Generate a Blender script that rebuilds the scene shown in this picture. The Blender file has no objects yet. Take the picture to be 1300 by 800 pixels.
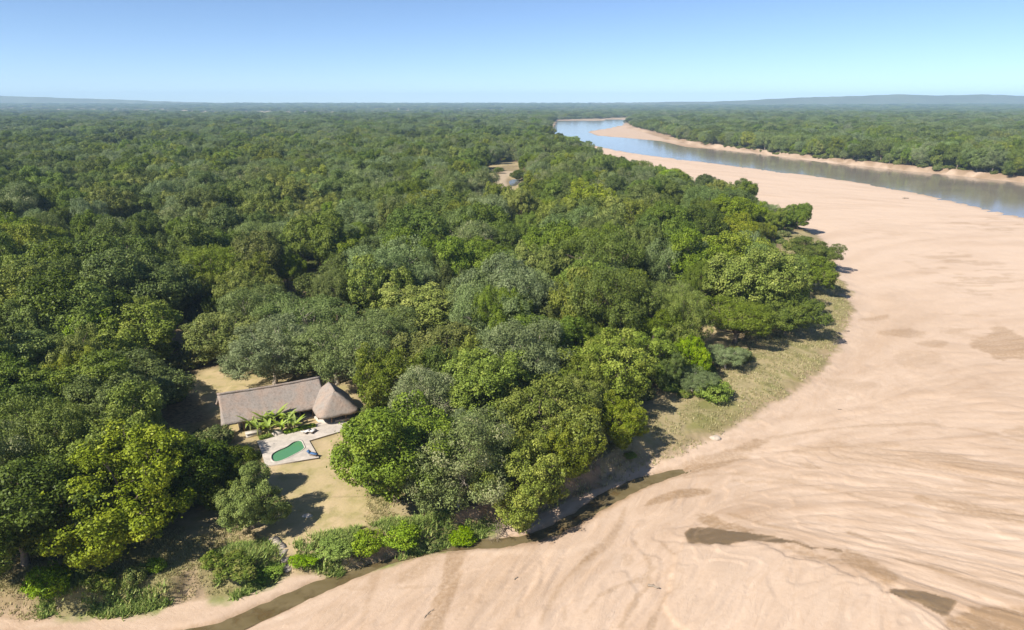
import bpy, math, random
import numpy as np
from mathutils import Vector, Matrix

R = math.radians
scene = bpy.context.scene
col = scene.collection
rng = np.random.default_rng(7)
random.seed(7)

# ------------------------------------------------------------------ camera, sky, sun, exposure
CAM_H = 60.0
FPX = 895.0                                   # focal length in pixels of a 1300 px wide picture
PITCH = math.atan(269.0 / 895.0)              # looking down this far
cam_d = bpy.data.cameras.new('camera')
cam = bpy.data.objects.new('camera', cam_d)
col.objects.link(cam)
cam.location = (0, 0, CAM_H)
cam.rotation_euler = (math.pi / 2 - PITCH, 0, 0)
cam_d.sensor_width = 36.0
cam_d.lens = 36.0 * FPX / 1300.0
cam_d.clip_start = 0.5
cam_d.clip_end = 90000.0
scene.camera = cam

SUN_EL = R(43.0)
SUN_TO = Vector((-0.79, -0.61, 0.0)).normalized()          # horizontal direction towards the sun
sun_vec = Vector((SUN_TO.x * math.cos(SUN_EL), SUN_TO.y * math.cos(SUN_EL), math.sin(SUN_EL)))
world = bpy.data.worlds.new('World')
scene.world = world
world.use_nodes = True
wn = world.node_tree
wn.nodes.clear()
sky = wn.nodes.new('ShaderNodeTexSky')
sky.sky_type = 'NISHITA'
sky.sun_disc = False
sky.sun_elevation = SUN_EL
sky.sun_rotation = math.atan2(SUN_TO.x, SUN_TO.y)           # clockwise from +Y
sky.altitude = 2000
sky.air_density = 0.65
sky.dust_density = 0.9
sky.ozone_density = 3.4
bg = wn.nodes.new('ShaderNodeBackground')
bg.inputs['Strength'].default_value = 0.094
wo = wn.nodes.new('ShaderNodeOutputWorld')
wn.links.new(sky.outputs[0], bg.inputs[0])
wn.links.new(bg.outputs[0], wo.inputs[0])

sl = bpy.data.lights.new('sun', 'SUN')
sl.energy = 5.0
sl.angle = R(0.53)
sl.color = (1.0, 0.945, 0.86)
so = bpy.data.objects.new('sun', sl)
so.rotation_euler = sun_vec.to_track_quat('Z', 'Y').to_euler()
so.location = (-200, -100, 400)
col.objects.link(so)

scene.view_settings.view_transform = 'Standard'
scene.view_settings.look = 'None'
scene.view_settings.exposure = 0.8
scene.view_settings.gamma = 1.0
scene.view_settings.use_curve_mapping = False
scene.render.engine = 'CYCLES'
cy = scene.cycles
cy.max_bounces = 5
cy.diffuse_bounces = 3
cy.glossy_bounces = 2
cy.transmission_bounces = 3
cy.transparent_max_bounces = 4
cy.volume_bounces = 2
cy.use_denoising = True
cy.caustics_reflective = False
cy.caustics_refractive = False

# ------------------------------------------------------------------ helpers
CP, SP = math.cos(PITCH), math.sin(PITCH)

def gp(px, py, z=0.0):
    """where the sight line of a picture point meets the level z (survey of the place)"""
    x = (px - 650.0) / FPX
    y = (400.0 - py) / FPX
    dy = CP + y * SP
    dz = -SP + y * CP
    t = (z - CAM_H) / dz
    return (x * t, dy * t)

def gps(pts, z=0.0):
    return np.array([gp(a, b, z) for a, b in pts])

def proj(X, Y, Z):
    d = Y * CP - (Z - CAM_H) * SP
    u = Y * SP + (Z - CAM_H) * CP
    return 650.0 + FPX * X / d, 400.0 - FPX * u / d, d

def tag(o, label=None, cat=None, group=None, kind=None):
    if label: o['label'] = label
    if cat: o['category'] = cat
    if group: o['group'] = group
    if kind: o['kind'] = kind
    return o

def mesh_np(name, v, faces, mat=None, smooth=False, attrs=None):
    """v (n,3); faces an (m,k) int array or a list of such arrays"""
    if not isinstance(faces, (list, tuple)):
        faces = [faces]
    faces = [np.asarray(f, np.int32) for f in faces if len(f)]
    me = bpy.data.meshes.new(name)
    me.vertices.add(len(v))
    me.vertices.foreach_set('co', np.asarray(v, np.float32).ravel())
    loops = np.concatenate([f.ravel() for f in faces])
    tot = np.concatenate([np.full(len(f), f.shape[1], np.int32) for f in faces])
    start = np.concatenate([[0], np.cumsum(tot)[:-1]]).astype(np.int32)
    me.loops.add(len(loops))
    me.loops.foreach_set('vertex_index', loops)
    me.polygons.add(len(tot))
    me.polygons.foreach_set('loop_start', start)
    me.polygons.foreach_set('loop_total', tot)
    if smooth:
        me.polygons.foreach_set('use_smooth', np.ones(len(tot), bool))
    me.update(calc_edges=True)
    for an, (dom, arr) in (attrs or {}).items():
        a = me.attributes.new(an, 'FLOAT', dom)
        a.data.foreach_set('value', np.asarray(arr, np.float32))
    if mat:
        me.materials.append(mat)
    return me

def obj(name, me, parent=None, loc=(0, 0, 0), rz=0.0):
    o = bpy.data.objects.new(name, me)
    col.objects.link(o)
    o.location = loc
    o.rotation_euler = (0, 0, rz)
    if parent: o.parent = parent
    return o

def empty(name, loc=(0, 0, 0), rz=0.0):
    o = bpy.data.objects.new(name, None)
    o.empty_display_size = 0.5
    col.objects.link(o)
    o.location = loc
    o.rotation_euler = (0, 0, rz)
    return o

class MB:
    """collects shapes into ONE mesh"""
    def __init__(s):
        s.v = []; s.q = []; s.t = []; s.n = 0; s.poly = []
    def add(s, v, q=(), t=()):
        s.v.append(np.asarray(v, float))
        if len(q): s.q.append(np.asarray(q, int) + s.n)
        if len(t): s.t.append(np.asarray(t, int) + s.n)
        s.n += len(v)
    def box(s, c, d, rz=0.0):
        c = np.array(c, float); d = np.array(d, float) / 2
        k = np.array([[-1,-1,-1],[1,-1,-1],[1,1,-1],[-1,1,-1],[-1,-1,1],[1,-1,1],[1,1,1],[-1,1,1]], float) * d
        ca, sa = math.cos(rz), math.sin(rz)
        r = k.copy(); r[:,0] = k[:,0]*ca - k[:,1]*sa; r[:,1] = k[:,0]*sa + k[:,1]*ca
        s.add(r + c, [[0,3,2,1],[4,5,6,7],[0,1,5,4],[1,2,6,5],[2,3,7,6],[3,0,4,7]])
    def tube(s, pts, rad, n=6, cap=True):
        pts = np.asarray(pts, float); rad = np.broadcast_to(np.asarray(rad, float), (len(pts),))
        rings = []
        for i, p in enumerate(pts):
            a = pts[max(i-1, 0)]; b = pts[min(i+1, len(pts)-1)]
            d = b - a; d = d / (np.linalg.norm(d) + 1e-9)
            up = np.array([0, 0, 1.0]) if abs(d[2]) < 0.9 else np.array([1.0, 0, 0])
            e1 = np.cross(d, up); e1 /= np.linalg.norm(e1); e2 = np.cross(d, e1)
            an = np.arange(n) * 2 * math.pi / n
            rings.append(p + rad[i] * (np.cos(an)[:, None] * e1 + np.sin(an)[:, None] * e2))
        v = np.concatenate(rings)
        q = []
        for i in range(len(pts) - 1):
            for k in range(n):
                q.append([i*n + k, i*n + (k+1) % n, (i+1)*n + (k+1) % n, (i+1)*n + k])
        t = []
        if cap:
            v = np.vstack([v, pts[0], pts[-1]])
            a, b = len(v) - 2, len(v) - 1
            for k in range(n):
                t.append([a, (k+1) % n, k]); t.append([b, (len(pts)-1)*n + k, (len(pts)-1)*n + (k+1) % n])
        s.add(v, q, t)
    def build(s, name, mat, smooth=False, attrs=None):
        f = []
        if s.q: f.append(np.concatenate(s.q))
        if s.t: f.append(np.concatenate(s.t))
        return mesh_np(name, np.concatenate(s.v), f, mat, smooth, attrs)

_T = rng.random((256, 256))
def vnoise(x, y, seed=0):
    x = np.asarray(x, float) + seed * 17.37; y = np.asarray(y, float) + seed * 9.71
    xi = np.floor(x).astype(int); yi = np.floor(y).astype(int)
    fx = x - xi; fy = y - yi
    fx = fx*fx*(3-2*fx); fy = fy*fy*(3-2*fy)
    a = _T[xi & 255, yi & 255]; b = _T[(xi+1) & 255, yi & 255]
    c = _T[xi & 255, (yi+1) & 255]; d = _T[(xi+1) & 255, (yi+1) & 255]
    return (a*(1-fx) + b*fx)*(1-fy) + (c*(1-fx) + d*fx)*fy
def fbm(x, y, seed=0, o=4):
    r = 0; a = 0.5; t = 0
    for i in range(o):
        r = r + a * vnoise(x, y, seed + i*3.1); t += a; a *= 0.5; x = np.asarray(x)*2.03; y = np.asarray(y)*2.03
    return r / t
def sstep(a, b, x):
    t = np.clip((x - a) / (b - a), 0, 1)
    return t*t*(3 - 2*t)

def seg_dist(X, Y, pl, closed=False):
    """distance to a polyline"""
    best = np.full(X.shape, 1e18)
    n = len(pl)
    for i in range(n if closed else n - 1):
        ax, ay = pl[i]; bx, by = pl[(i+1) % n]
        dx, dy = bx-ax, by-ay
        L = dx*dx + dy*dy + 1e-12
        t = np.clip(((X-ax)*dx + (Y-ay)*dy) / L, 0, 1)
        best = np.minimum(best, (X-ax-t*dx)**2 + (Y-ay-t*dy)**2)
    return np.sqrt(best)
def inside(X, Y, pg):
    r = np.zeros(X.shape, bool)
    n = len(pg)
    for i in range(n):
        x1, y1 = pg[i]; x2, y2 = pg[(i+1) % n]
        c = (y1 > Y) != (y2 > Y)
        xx = (x2-x1) * (Y-y1) / (y2-y1 + 1e-12) + x1
        r ^= c & (X < xx)
    return r
def sdist(X, Y, pg):
    """signed distance to a polygon, positive inside"""
    d = seg_dist(X, Y, pg, True)
    return np.where(inside(X, Y, pg), d, -d)
def smooth_poly(p, n=3, closed=False):
    p = np.asarray(p, float)
    for _ in range(n):
        if closed:
            q = np.roll(p, -1, 0)
            p = np.stack([p*.75+q*.25, p*.25+q*.75], 1).reshape(-1, 2)
        else:
            a, b = p[:-1], p[1:]
            m = np.stack([a*.75+b*.25, a*.25+b*.75], 1).reshape(-1, 2)
            p = np.vstack([p[:1], m, p[-1:]])
    return p

# ------------------------------------------------------------------ materials
def new_mat(name):
    m = bpy.data.materials.new(name)
    m.use_nodes = True
    nt = m.node_tree
    b = nt.nodes['Principled BSDF']
    return m, nt, b
def N(nt, t, **k):
    n = nt.nodes.new(t)
    for a, v in k.items(): setattr(n, a, v)
    return n
def noise(nt, scale, detail=4, rough=0.55, vec=None, dist=0.0):
    n = N(nt, 'ShaderNodeTexNoise')
    n.inputs['Scale'].default_value = scale
    n.inputs['Detail'].default_value = detail
    n.inputs['Roughness'].default_value = rough
    n.inputs['Distortion'].default_value = dist
    if vec is not None: nt.links.new(vec, n.inputs['Vector'])
    return n.outputs['Fac']
def mixc(nt, fac, a, b, blend='MIX'):
    m = N(nt, 'ShaderNodeMix', data_type='RGBA', blend_type=blend)
    for s, v in ((m.inputs[0], fac), (m.inputs[6], a), (m.inputs[7], b)):
        if isinstance(v, (int, float)): s.default_value = v
        elif isinstance(v, tuple): s.default_value = (*v, 1) if len(v) == 3 else v
        else: nt.links.new(v, s)
    return m.outputs[2]
def mth(nt, op, a, b=None, c=None, clamp=False):
    m = N(nt, 'ShaderNodeMath', operation=op, use_clamp=clamp)
    for i, v in enumerate((a, b, c)):
        if v is None: continue
        if isinstance(v, (int, float)): m.inputs[i].default_value = v
        else: nt.links.new(v, m.inputs[i])
    return m.outputs[0]
def ramp(nt, fac, lo, hi):
    m = N(nt, 'ShaderNodeMapRange', clamp=True)
    m.inputs[1].default_value = lo; m.inputs[2].default_value = hi
    nt.links.new(fac, m.inputs[0])
    return m.outputs[0]
def bump(nt, h, strength, dist, b):
    n = N(nt, 'ShaderNodeBump')
    n.inputs['Strength'].default_value = strength
    n.inputs['Distance'].default_value = dist
    nt.links.new(h, n.inputs['Height'])
    nt.links.new(n.outputs[0], b.inputs['Normal'])
def attr(nt, name):
    a = N(nt, 'ShaderNodeAttribute', attribute_name=name)
    return a.outputs['Fac']
def plain(name, c, rough=0.7, var=0.18, scale=3.0, bmp=0.0, metallic=0.0, spec=0.3):
    m, nt, b = new_mat(name)
    tc = N(nt, 'ShaderNodeTexCoord').outputs['Object']
    f = noise(nt, scale, 5, 0.6, tc)
    c1 = tuple(x*(1-var) for x in c); c2 = tuple(min(1, x*(1+var)) for x in c)
    nt.links.new(mixc(nt, ramp(nt, f, 0.3, 0.7), c1, c2), b.inputs['Base Color'])
    b.inputs['Roughness'].default_value = rough
    b.inputs['Metallic'].default_value = metallic
    b.inputs['Specular IOR Level'].default_value = spec
    if bmp: bump(nt, f, 0.6, bmp, b)
    return m
def leaf_mat(name, dark, light, tip, tipamt=0.25, hue=0.010, val=0.27, transl=0.16, gloss=0.14):
    """dark..light by leaf, some twigs with 'tip' coloured new growth, each tree a little different"""
    m, nt, b = new_mat(name)
    k_ = lambda c_, f_: (c_[0]*f_, c_[1]*f_, c_[2]*f_)
    dark, light, tip = k_(dark, 0.72), k_(light, 1.21), k_(tip, 1.12)
    lv = attr(nt, 'lv'); pv = attr(nt, 'pv')
    c = mixc(nt, lv, dark, light)
    c = mixc(nt, mth(nt, 'MULTIPLY', ramp(nt, pv, 1-tipamt*1.6, 1.0), 0.85), c, tip)
    oi = N(nt, 'ShaderNodeObjectInfo').outputs['Random']
    hs = N(nt, 'ShaderNodeHueSaturation')
    nt.links.new(mth(nt, 'MULTIPLY_ADD', oi, hue*2.0, 0.5 - hue), hs.inputs['Hue'])
    r2 = mth(nt, 'FRACT', mth(nt, 'MULTIPLY', oi, 17.31))
    nt.links.new(mth(nt, 'MULTIPLY_ADD', r2, val*2, 1.0 - val), hs.inputs['Value'])
    r3 = mth(nt, 'FRACT', mth(nt, 'MULTIPLY', oi, 41.7))
    nt.links.new(mth(nt, 'MULTIPLY_ADD', r3, 0.25, 0.88), hs.inputs['Saturation'])
    nt.links.new(c, hs.inputs['Color'])
    nt.links.new(hs.outputs[0], b.inputs['Base Color'])
    b.inputs['Roughness'].default_value = 0.5
    b.inputs['Specular IOR Level'].default_value = gloss
    tr = N(nt, 'ShaderNodeBsdfTranslucent')
    nt.links.new(hs.outputs[0], tr.inputs['Color'])
    mx = N(nt, 'ShaderNodeMixShader')
    mx.inputs[0].default_value = transl
    nt.links.new(b.outputs[0], mx.inputs[1]); nt.links.new(tr.outputs[0], mx.inputs[2])
    out = nt.nodes['Material Output']
    nt.links.new(mx.outputs[0], out.inputs['Surface'])
    return m

# ------------------------------------------------------------------ the lie of the land
GZ = 2.5                                                     # forest terrace above the sand
bank = gps([(0,778),(80,778),(140,770),(210,764),(250,752),(300,747),(340,735),(362,724),(385,724),(430,720),(480,706),
            (520,694),(560,682),(600,670),(640,657),(690,645),(745,617),(800,592),(830,582),(865,571),(900,556),(950,530),
            (1000,500),(1040,465),(1070,420),(1077,395),(1065,360),(1052,338)])
back = gps([(1057,322),(1051,306),(1030,290),(1000,277),(968,274),(950,263),(930,253),(905,246),(870,238),(840,231),(812,221)], 3.0)
back2 = gps([(795,203),(775,196),(757,190),(742,182),(726,177),(712,175),(700,171)], 11.0)
back3 = np.array([gp(699,168,8.0), gp(701,161,8.0), gp(702,155,8.0), gp(706,152.6), gp(760,151.2), gp(800,149.5), gp(818,148)])
edge = np.vstack([bank, back, back2, back3])
left_far = np.array([[9000, 9500], [30000, 30000], [-40000, 60000], [-40000, -4000], [-200, 20], [-110, 60]])
forest_pg = np.vstack([edge, left_far])
# river: near shore (sand side), then the far shore back
shore_near = gps([(1500,330),(1400,305),(1300,276),(1240,262),(1170,246),(1100,233),(1040,224),(960,214),(880,204),(800,194),(750,184),(720,176),(700,168)])
river_far = gps([(705,154),(760,153),(800,151.5),(797,157),(770,163),(745,167),(760,172.5),(800,175.5),(850,180),(900,187),(1000,200),(1050,206.5),(1100,211.5),(1175,219),(1300,231.5),(1400,242),(1500,253)], 0)
river_pg = np.vstack([shore_near, river_far])
far_bank = gps([(1700,272),(1500,248),(1400,238),(1300,229.5),(1200,220),(1100,209.8),(1000,198.5),(930,189.8),(880,183.5),(850,177),(825,169),(800,163),(795,157),(802,151),(810,148)], 0.5)
far_pg = np.vstack([far_bank, np.array([[900, 9000], [9000, 40000], [60000, 60000], [60000, -2000], [2500, 500]])])
stream_up = [(190,806),(240,799),(290,787),(335,765),(390,741),(440,725),(490,708),(545,692),(600,684),(650,684),(700,668),(735,646),(760,630),(790,614),(825,601),(860,594.5),(900,587.5),(945,579)]
stream_lo = [(946,580),(905,590.5),(860,601),(815,618),(780,637),(745,657),(705,678),(655,691),(600,693),(550,697),(500,711),(455,728),(405,749),(355,773),(310,793),(285,806)]
stream_pg = smooth_poly(gps(stream_up + stream_lo), 2, True)
clear_pg = gps([(616,212),(640,204),(668,208),(668,236),(676,274),(650,284),(622,268),(612,236)], 2.5)
pond_pg = smooth_poly(gps([(645,229),(652,226),(662,228),(660,234),(650,237),(645,233)], 2.4), 2, True)
pool_pg = smooth_poly(gps([(344,578),(352,572.5),(365,567.5),(372,561.5),(382,559),(385,565),(387,570),(372,578),(358,585),(347,587)], 2.72), 2, True)
deck_pg = gps([(331,571),(337,592),(405,581),(392.5,559.5),(443,544.5),(447,537),(438,528),(405,536),(393,543),(352,551),(326,560)], 2.75)
lawn_pg = gps([(232,690),(300,668),(345,690),(372,700),(470,668),(470,640),(470,585),(448,540),(405,560),(395,580),(340,590),(300,640),(225,660)], 2.5)
yard_pg = gps([(240,488),(262,470),(300,466),(345,468),(395,478),(430,470),(450,500),(448,545),(330,560),(285,545),(262,505)], 2.5)
lobe_pg = smooth_poly(gps([(868,690),(885,694),(910,690),(925,697),(950,689),(985,697),(1010,712),(1040,716),(1075,733),(1100,735),(1130,757),(1165,768),(1190,790),(1215,815),(1100,830),(950,830),(840,790),(850,740),(858,705)]), 2, True)

# grid lines: dense near, opening out with distance
def lines(start, stop, f):
    r = [start]
    while r[-1] < stop: r.append(r[-1] + f(r[-1]))
    return r
ys = np.array(lines(-300, 56, lambda y: 8.0) + lines(60.0, 13000, lambda y: min(max(0.27, (y*y + 3600) / 42000.0 * (0.55 if 360 < y < 800 else 1.15)), 400.0)))
xr = lines(0.0, 13000, lambda x: 0.30 if x < 68 else (0.30 + (x - 68)*0.012 if x < 600 else 7 + (x - 600)*0.06))
xl = lines(0.36, 13000, lambda x: 0.36 if x < 64 else 0.42 + (x - 64)*0.06)
xs = np.array([-a for a in xl[::-1]] + xr)
GX, GY = np.meshgrid(xs, ys, indexing='xy')
sh = GX.shape
X, Y = GX.ravel(), GY.ravel()
far = np.sqrt(X*X + Y*Y)
near = far < 700

jit = (fbm(X*0.22, Y*0.22, 5) - 0.5) * 3.0 + (fbm(X*0.9, Y*0.9, 6) - 0.5) * 1.1
sdF = sdist(X, Y, forest_pg)
sdR = sdist(X, Y, river_pg)
sdFar = sdist(X, Y, far_pg)
# how steep the near bank is: a cut bank near the house, a grassy ramp along the point
ramp_w = 1.25 + 12.0 * sstep(10.0, 45.0, X) * (Y < 330)
jn = jit * np.clip(far / 100, 1, 2.5)
zland = GZ * sstep(-0.6, 1.0, (sdF + jn*0.8) / ramp_w)
zland += (fbm(X*0.06, Y*0.06, 9) - 0.5) * 0.8 * sstep(2, 12, sdF)
zfar = (3.4 + 1.6*(fbm(X*0.03, Y*0.03, 19)-.5)) * sstep(0, 5, sdFar + (fbm(X*0.05, Y*0.05, 15) - 0.5) * 26 + (fbm(X*0.16, Y*0.16, 16) - .5)*10)
zbar = (fbm(X*0.035, Y*0.05, 21) - 0.5) * 0.5 * sstep(0, 25, -sdF) * sstep(0, 30, -sdR)
water_z = -0.35
zr = np.where(sdR > 0, -0.35 - np.minimum(sdR*0.05, 1.2), np.minimum(-0.35 + (-sdR)*0.03, 0.0))
zr = zr + (fbm(X*0.02, Y*0.04, 24) - 0.5) * 0.25 * (far > 250) * (np.abs(sdR) < 40)
zst = np.zeros_like(X)
sdS = np.full(X.shape, -99.0)
m = far < 140
sdS[m] = sdist(X[m], Y[m], stream_pg)
stj = sdS + (fbm(X*0.5, Y*0.5, 33) - 0.5) * 0.9
zst = -0.42 * sstep(-1.6, 0.5, stj) * (1 - 0.6*sstep(18, 36, X))
sdL = np.full(X.shape, -99.0)
sdL[m] = sdist(X[m], Y[m], lobe_pg)
lobj = sdL + (fbm(X*0.6, Y*0.6, 41) - 0.5) * 1.6
zlobe = 0.24 * sstep(-0.25, 0.25, lobj)

# flow direction of the floods over the sand, from a few guide lines
guides = [[(1500,640),(1300,620),(1100,582),(960,570),(860,598)], [(1450,800),(1300,768),(1100,700),(950,680),(870,680)],
          [(870,600),(810,648),(745,715),(690,800),(660,850)], [(640,692),(590,730),(555,800),(540,840)], [(560,695),(500,740),(430,800)],
          [(1500,455),(1300,448),(1120,470),(960,556)], [(1500,300),(1300,300),(1150,305),(1075,335)], [(880,690),(858,735),(800,800),(770,840)],
          [(1000,700),(940,750),(900,830)], [(1100,738),(1040,790),(1010,840)], [(0,792),(200,785),(320,768),(420,735)], [(1300,350),(1150,360),(1080,400),(1000,520)],
          [(1300,250),(1100,240),(900,220)], [(1500,540),(1300,520),(1100,525),(930,575)]]
c2 = np.zeros_like(X); s2 = np.zeros_like(X); wsum = np.zeros_like(X) + 1e-9
sand_m = (sdF < 12) & (sdR < 5) & (far < 1200) & (Y > 50)
xm, ym = X[sand_m], Y[sand_m]
ct, stt, wt = np.zeros_like(xm), np.zeros_like(xm), np.zeros_like(xm) + 1e-9
for g in guides:
    p = smooth_poly(gps(g), 2)
    for a, b in zip(p[:-1], p[1:]):
        d = b - a; L = np.hypot(*d)
        th = math.atan2(d[1], d[0]); mid = (a + b) / 2
        w = L / (((xm-mid[0])**2 + (ym-mid[1])**2) + 16.0)**1.5
        ct += w*math.cos(2*th); stt += w*math.sin(2*th); wt += w
th = 0.5*np.arctan2(stt, ct)
fx, fy = np.cos(th), np.sin(th)
def lic(scale, length, seed, n=11):
    r = 0; ws = 0
    wob = (fbm(xm*0.05, ym*0.05, seed+50, 2) - .5) * 6
    for k in range(n):
        t = (k/(n-1) - 0.5)
        w = 1 - abs(t)*1.2
        r = r + w*vnoise((xm + fx*t*length + wob)*scale, (ym + fy*t*length - wob)*scale, seed); ws += w
    r = r / ws
    return (r - r.mean()) / (r.std() + 1e-9)
st_b = lic(0.16, 46, 61, 13)
st_m = lic(0.45, 17, 62, 13)
st_f = lic(1.1, 7, 63, 13)
tone = np.zeros_like(X); streak_h = np.zeros_like(X)
sharp = (sstep(-0.15, 0.15, st_m) - 0.5)*1.3
nearw = sstep(260, 110, np.hypot(xm, ym))
saw = (st_b*1.15 + 0.35*st_m) % 1.0
saw = np.where(saw < 0.95, saw/0.95, (1 - saw)/0.05)          # lobes: a slow rise and a crisp edge
st_x = lic(2.0, 4.5, 64, 11)
calm = 0.45 + 0.55*np.cos(th - R(-31))**2
tn = 0.30*st_b + 0.8*(saw - 0.5)*(0.35 + 0.65*nearw)*calm + 0.22*st_x*nearw*calm - 0.25 + calm*((0.28*st_m + 0.32*sharp)*(0.35 + 0.65*nearw) + 0.3*st_f*nearw) - 0.9*sstep(150, 330, np.hypot(xm, ym))
tn = tn*1.3
tone[sand_m] = tn
flow = np.zeros_like(X); flow[sand_m] = np.cos(th - R(-31))**2
detail = sstep(330, 130, far) * 0.85 + 0.15*sstep(700, 300, far)
streak_h[sand_m] = (0.06*st_b + 0.035*st_m + 0.05*sharp + 0.03*st_f + 0.12*(saw - 0.5)) * sstep(2, 12, -sdF[sand_m])

# damp and wet ground
damp = np.zeros_like(X); wet = np.zeros_like(X); pale = np.zeros_like(X)
nb = fbm(X*0.25, Y*0.25, 71); nf = fbm(X*0.8, Y*0.8, 72); nff = fbm(X*1.9, Y*1.9, 73, 2)
def line_feature(px, w0, target, amt, edge=0.5, wob=1.2):
    p = smooth_poly(gps(px), 2)
    bb = (X > p[:,0].min()-w0*3) & (X < p[:,0].max()+w0*3) & (Y > p[:,1].min()-w0*3) & (Y < p[:,1].max()+w0*3)
    d = seg_dist(X[bb], Y[bb], p) + (nb[bb]-.5)*wob*w0 + (nf[bb]-.5)*wob*0.6
    target[bb] = np.maximum(target[bb], amt * sstep(w0, w0*edge*0.4, d))
def area_feature(px, target, amt, soft=1.0, wob=3.0, z=0.0):
    p = smooth_poly(gps(px, z), 2, True)
    bb = (X > p[:,0].min()-8) & (X < p[:,0].max()+8) & (Y > p[:,1].min()-8) & (Y < p[:,1].max()+8)
    d = sdist(X[bb], Y[bb], p) + (nb[bb]-.5)*wob + (nf[bb]-.5)*wob*0.5 + (nff[bb]-.5)*min(wob*0.35, 1.0)
    target[bb] = np.maximum(target[bb], amt * sstep(-soft, soft, d))
area_feature([(563,691),(596,691),(588,715),(580,740),(570,770),(556,812),(526,812),(545,775),(560,745),(567,715)], damp, 0.72, 0.25, 0.9)
area_feature([(473,716),(493,710),(482,740),(472,765),(461,812),(448,812),(462,760),(467,735)], damp, 0.45, 0.4, 1.2)
area_feature([(500,735),(530,711),(560,697),(562,706),(538,727),(506,744)], damp, 0.45, 0.5, 1.4)
area_feature([(600,735),(700,722),(690,770),(650,812),(580,812),(585,770)], damp, 0.16, 1.0, 3.0)
area_feature([(400,775),(440,765),(470,770),(440,790),(405,800)], damp, 0.2, 0.5, 2.0)
line_feature([(597,696),(586,730),(574,765),(562,812)], 0.28, pale, 0.9, 0.6, 0.5)
line_feature([(640,776),(680,752),(725,735)], 0.3, pale, 0.6, 0.6, 0.6)
area_feature([(602,694),(650,698),(700,690),(716,684),(690,720),(640,745),(600,765),(588,750)], pale, 0.6, 0.6, 2.5)
line_feature([(420,747),(470,747),(520,745),(600,744)], 0.35, damp, 0.35, 0.8, 2.2)
area_feature([(790,641),(799,646),(788,676),(762,702),(738,722),(718,742),(702,768),(690,795),(680,795),(695,760),(714,735),(735,714),(757,696),(781,670)], damp, 0.5, 0.3, 0.8)
area_feature([(757,698),(760,702),(740,717),(734,720),(738,713)], damp, 0.95, 0.2, 0.4)
area_feature([(812,646),(830,631),(860,622),(906,619),(900,628),(860,634),(835,640)], damp, 0.85, 0.3, 0.8)
area_feature([(868,677),(880,672),(900,670.5),(930,676),(960,679),(1003,688.5),(1003,691),(960,688),(940,690.5),(920,695),(900,694),(885,690),(875,692),(872,685)], wet, 1.0, 0.18, 0.8)
area_feature([(884,650),(900,651),(915,659),(940,668),(962,678),(930,675),(900,669),(884,663)], damp, 0.75, 0.4, 2.6)
line_feature([(925,654),(985,671),(1003,674)], 0.7, damp, 0.5)
for ln in ([(805,688),(820,705),(826,725),(819,742)], [(838,688),(861,709),(866,730),(857,748),(845,756)], [(822,745),(802,768),(788,795)], [(846,756),(831,785),(820,812)],
           [(793,742),(815,735),(830,720)], [(745,775),(760,757),(790,742)], [(700,690),(718,676),(738,672)]):
    line_feature(ln, 0.5, damp, 0.5, 0.5, 1.6)
area_feature([(713,769),(721,772),(721,786),(714,787)], damp, 0.5, 0.3, 0.8)
area_feature([(790,705),(803,703),(806,715),(796,720)], damp, 0.4, 0.4, 1.2)
line_feature([(978,685),(1005,688.5),(1030,698)], 0.4, wet, 0.75, 0.5, 0.6)
line_feature([(1034,697),(1050,699),(1067,701)], 0.3, wet, 0.6, 0.5, 1.6)
area_feature([(985,692),(1010,694),(1060,712),(1075,722),(1050,716),(1010,705)], damp, 0.6, 0.4, 2.0)
area_feature([(1068,699),(1090,702),(1112,716),(1152,736),(1132,748),(1110,735),(1082,722),(1062,712)], damp, 0.7, 0.5, 1.6)
area_feature([(1126,748),(1150,750),(1175,755),(1216,763),(1210,775),(1197,783),(1180,775),(1160,765),(1140,762)], wet, 0.85, 0.18, 0.8)
area_feature([(1203,812),(1200,789),(1225,775),(1260,770),(1310,766),(1340,815)], damp, 0.9, 0.5, 2.0)
area_feature([(1068,670),(1095,679),(1116,689),(1100,686),(1075,678)], damp, 0.75, 0.25, 1.2)
line_feature([(1140,711),(1180,722),(1230,740),(1320,763)], 0.7, damp, 0.5, 0.5, 1.5)
area_feature([(1150,628),(1200,634),(1240,643),(1310,650),(1310,670),(1250,656),(1190,645)], damp, 0.55, 0.6, 2.4)
line_feature([(1130,612),(1220,624),(1320,642)], 1.1, damp, 0.35)
line_feature([(1230,610),(1320,616)], 1.4, damp, 0.4)
for ln in ([(1058,639),(1100,644),(1135,650)], [(1145,673),(1200,671),(1265,681)], [(1170,719),(1222,736)], [(1240,705),(1290,730)], [(886,606),(905,634),(935,655)], [(1190,624),(1260,631),(1320,630)], [(1210,655),(1290,668)]):
    line_feature(ln, 0.4, pale, 0.9, 0.5, 1.2)
area_feature([(836,603),(862,590),(915,572),(960,557),(985,560),(945,580),(905,595),(865,606)], damp, 0.7, 0.5, 2.4)
line_feature([(870,606),(930,600),(990,606),(1050,622)], 0.9, damp, 0.4)
line_feature([(975,556),(1040,546),(1100,540),(1180,538),(1240,545),(1320,566)], 0.9, damp, 0.42)
area_feature([(1005,583),(1030,586),(1048,596),(1030,596),(1012,591)], damp, 0.6, 0.4, 1.6)
area_feature([(990,568),(1100,560),(1170,568),(1310,600),(1310,616),(1160,592),(1060,586)], damp, 0.34, 1.0, 4.0)
line_feature([(930,610),(1010,612),(1090,630),(1160,655)], 0.8, damp, 0.35)
area_feature([(1270,545),(1310,540),(1310,556),(1280,552)], damp, 0.45, 0.5, 2.0)
area_feature([(1086,407),(1110,402),(1132,399),(1130,404),(1100,409)], damp, 0.6, 0.5, 2.0)
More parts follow.
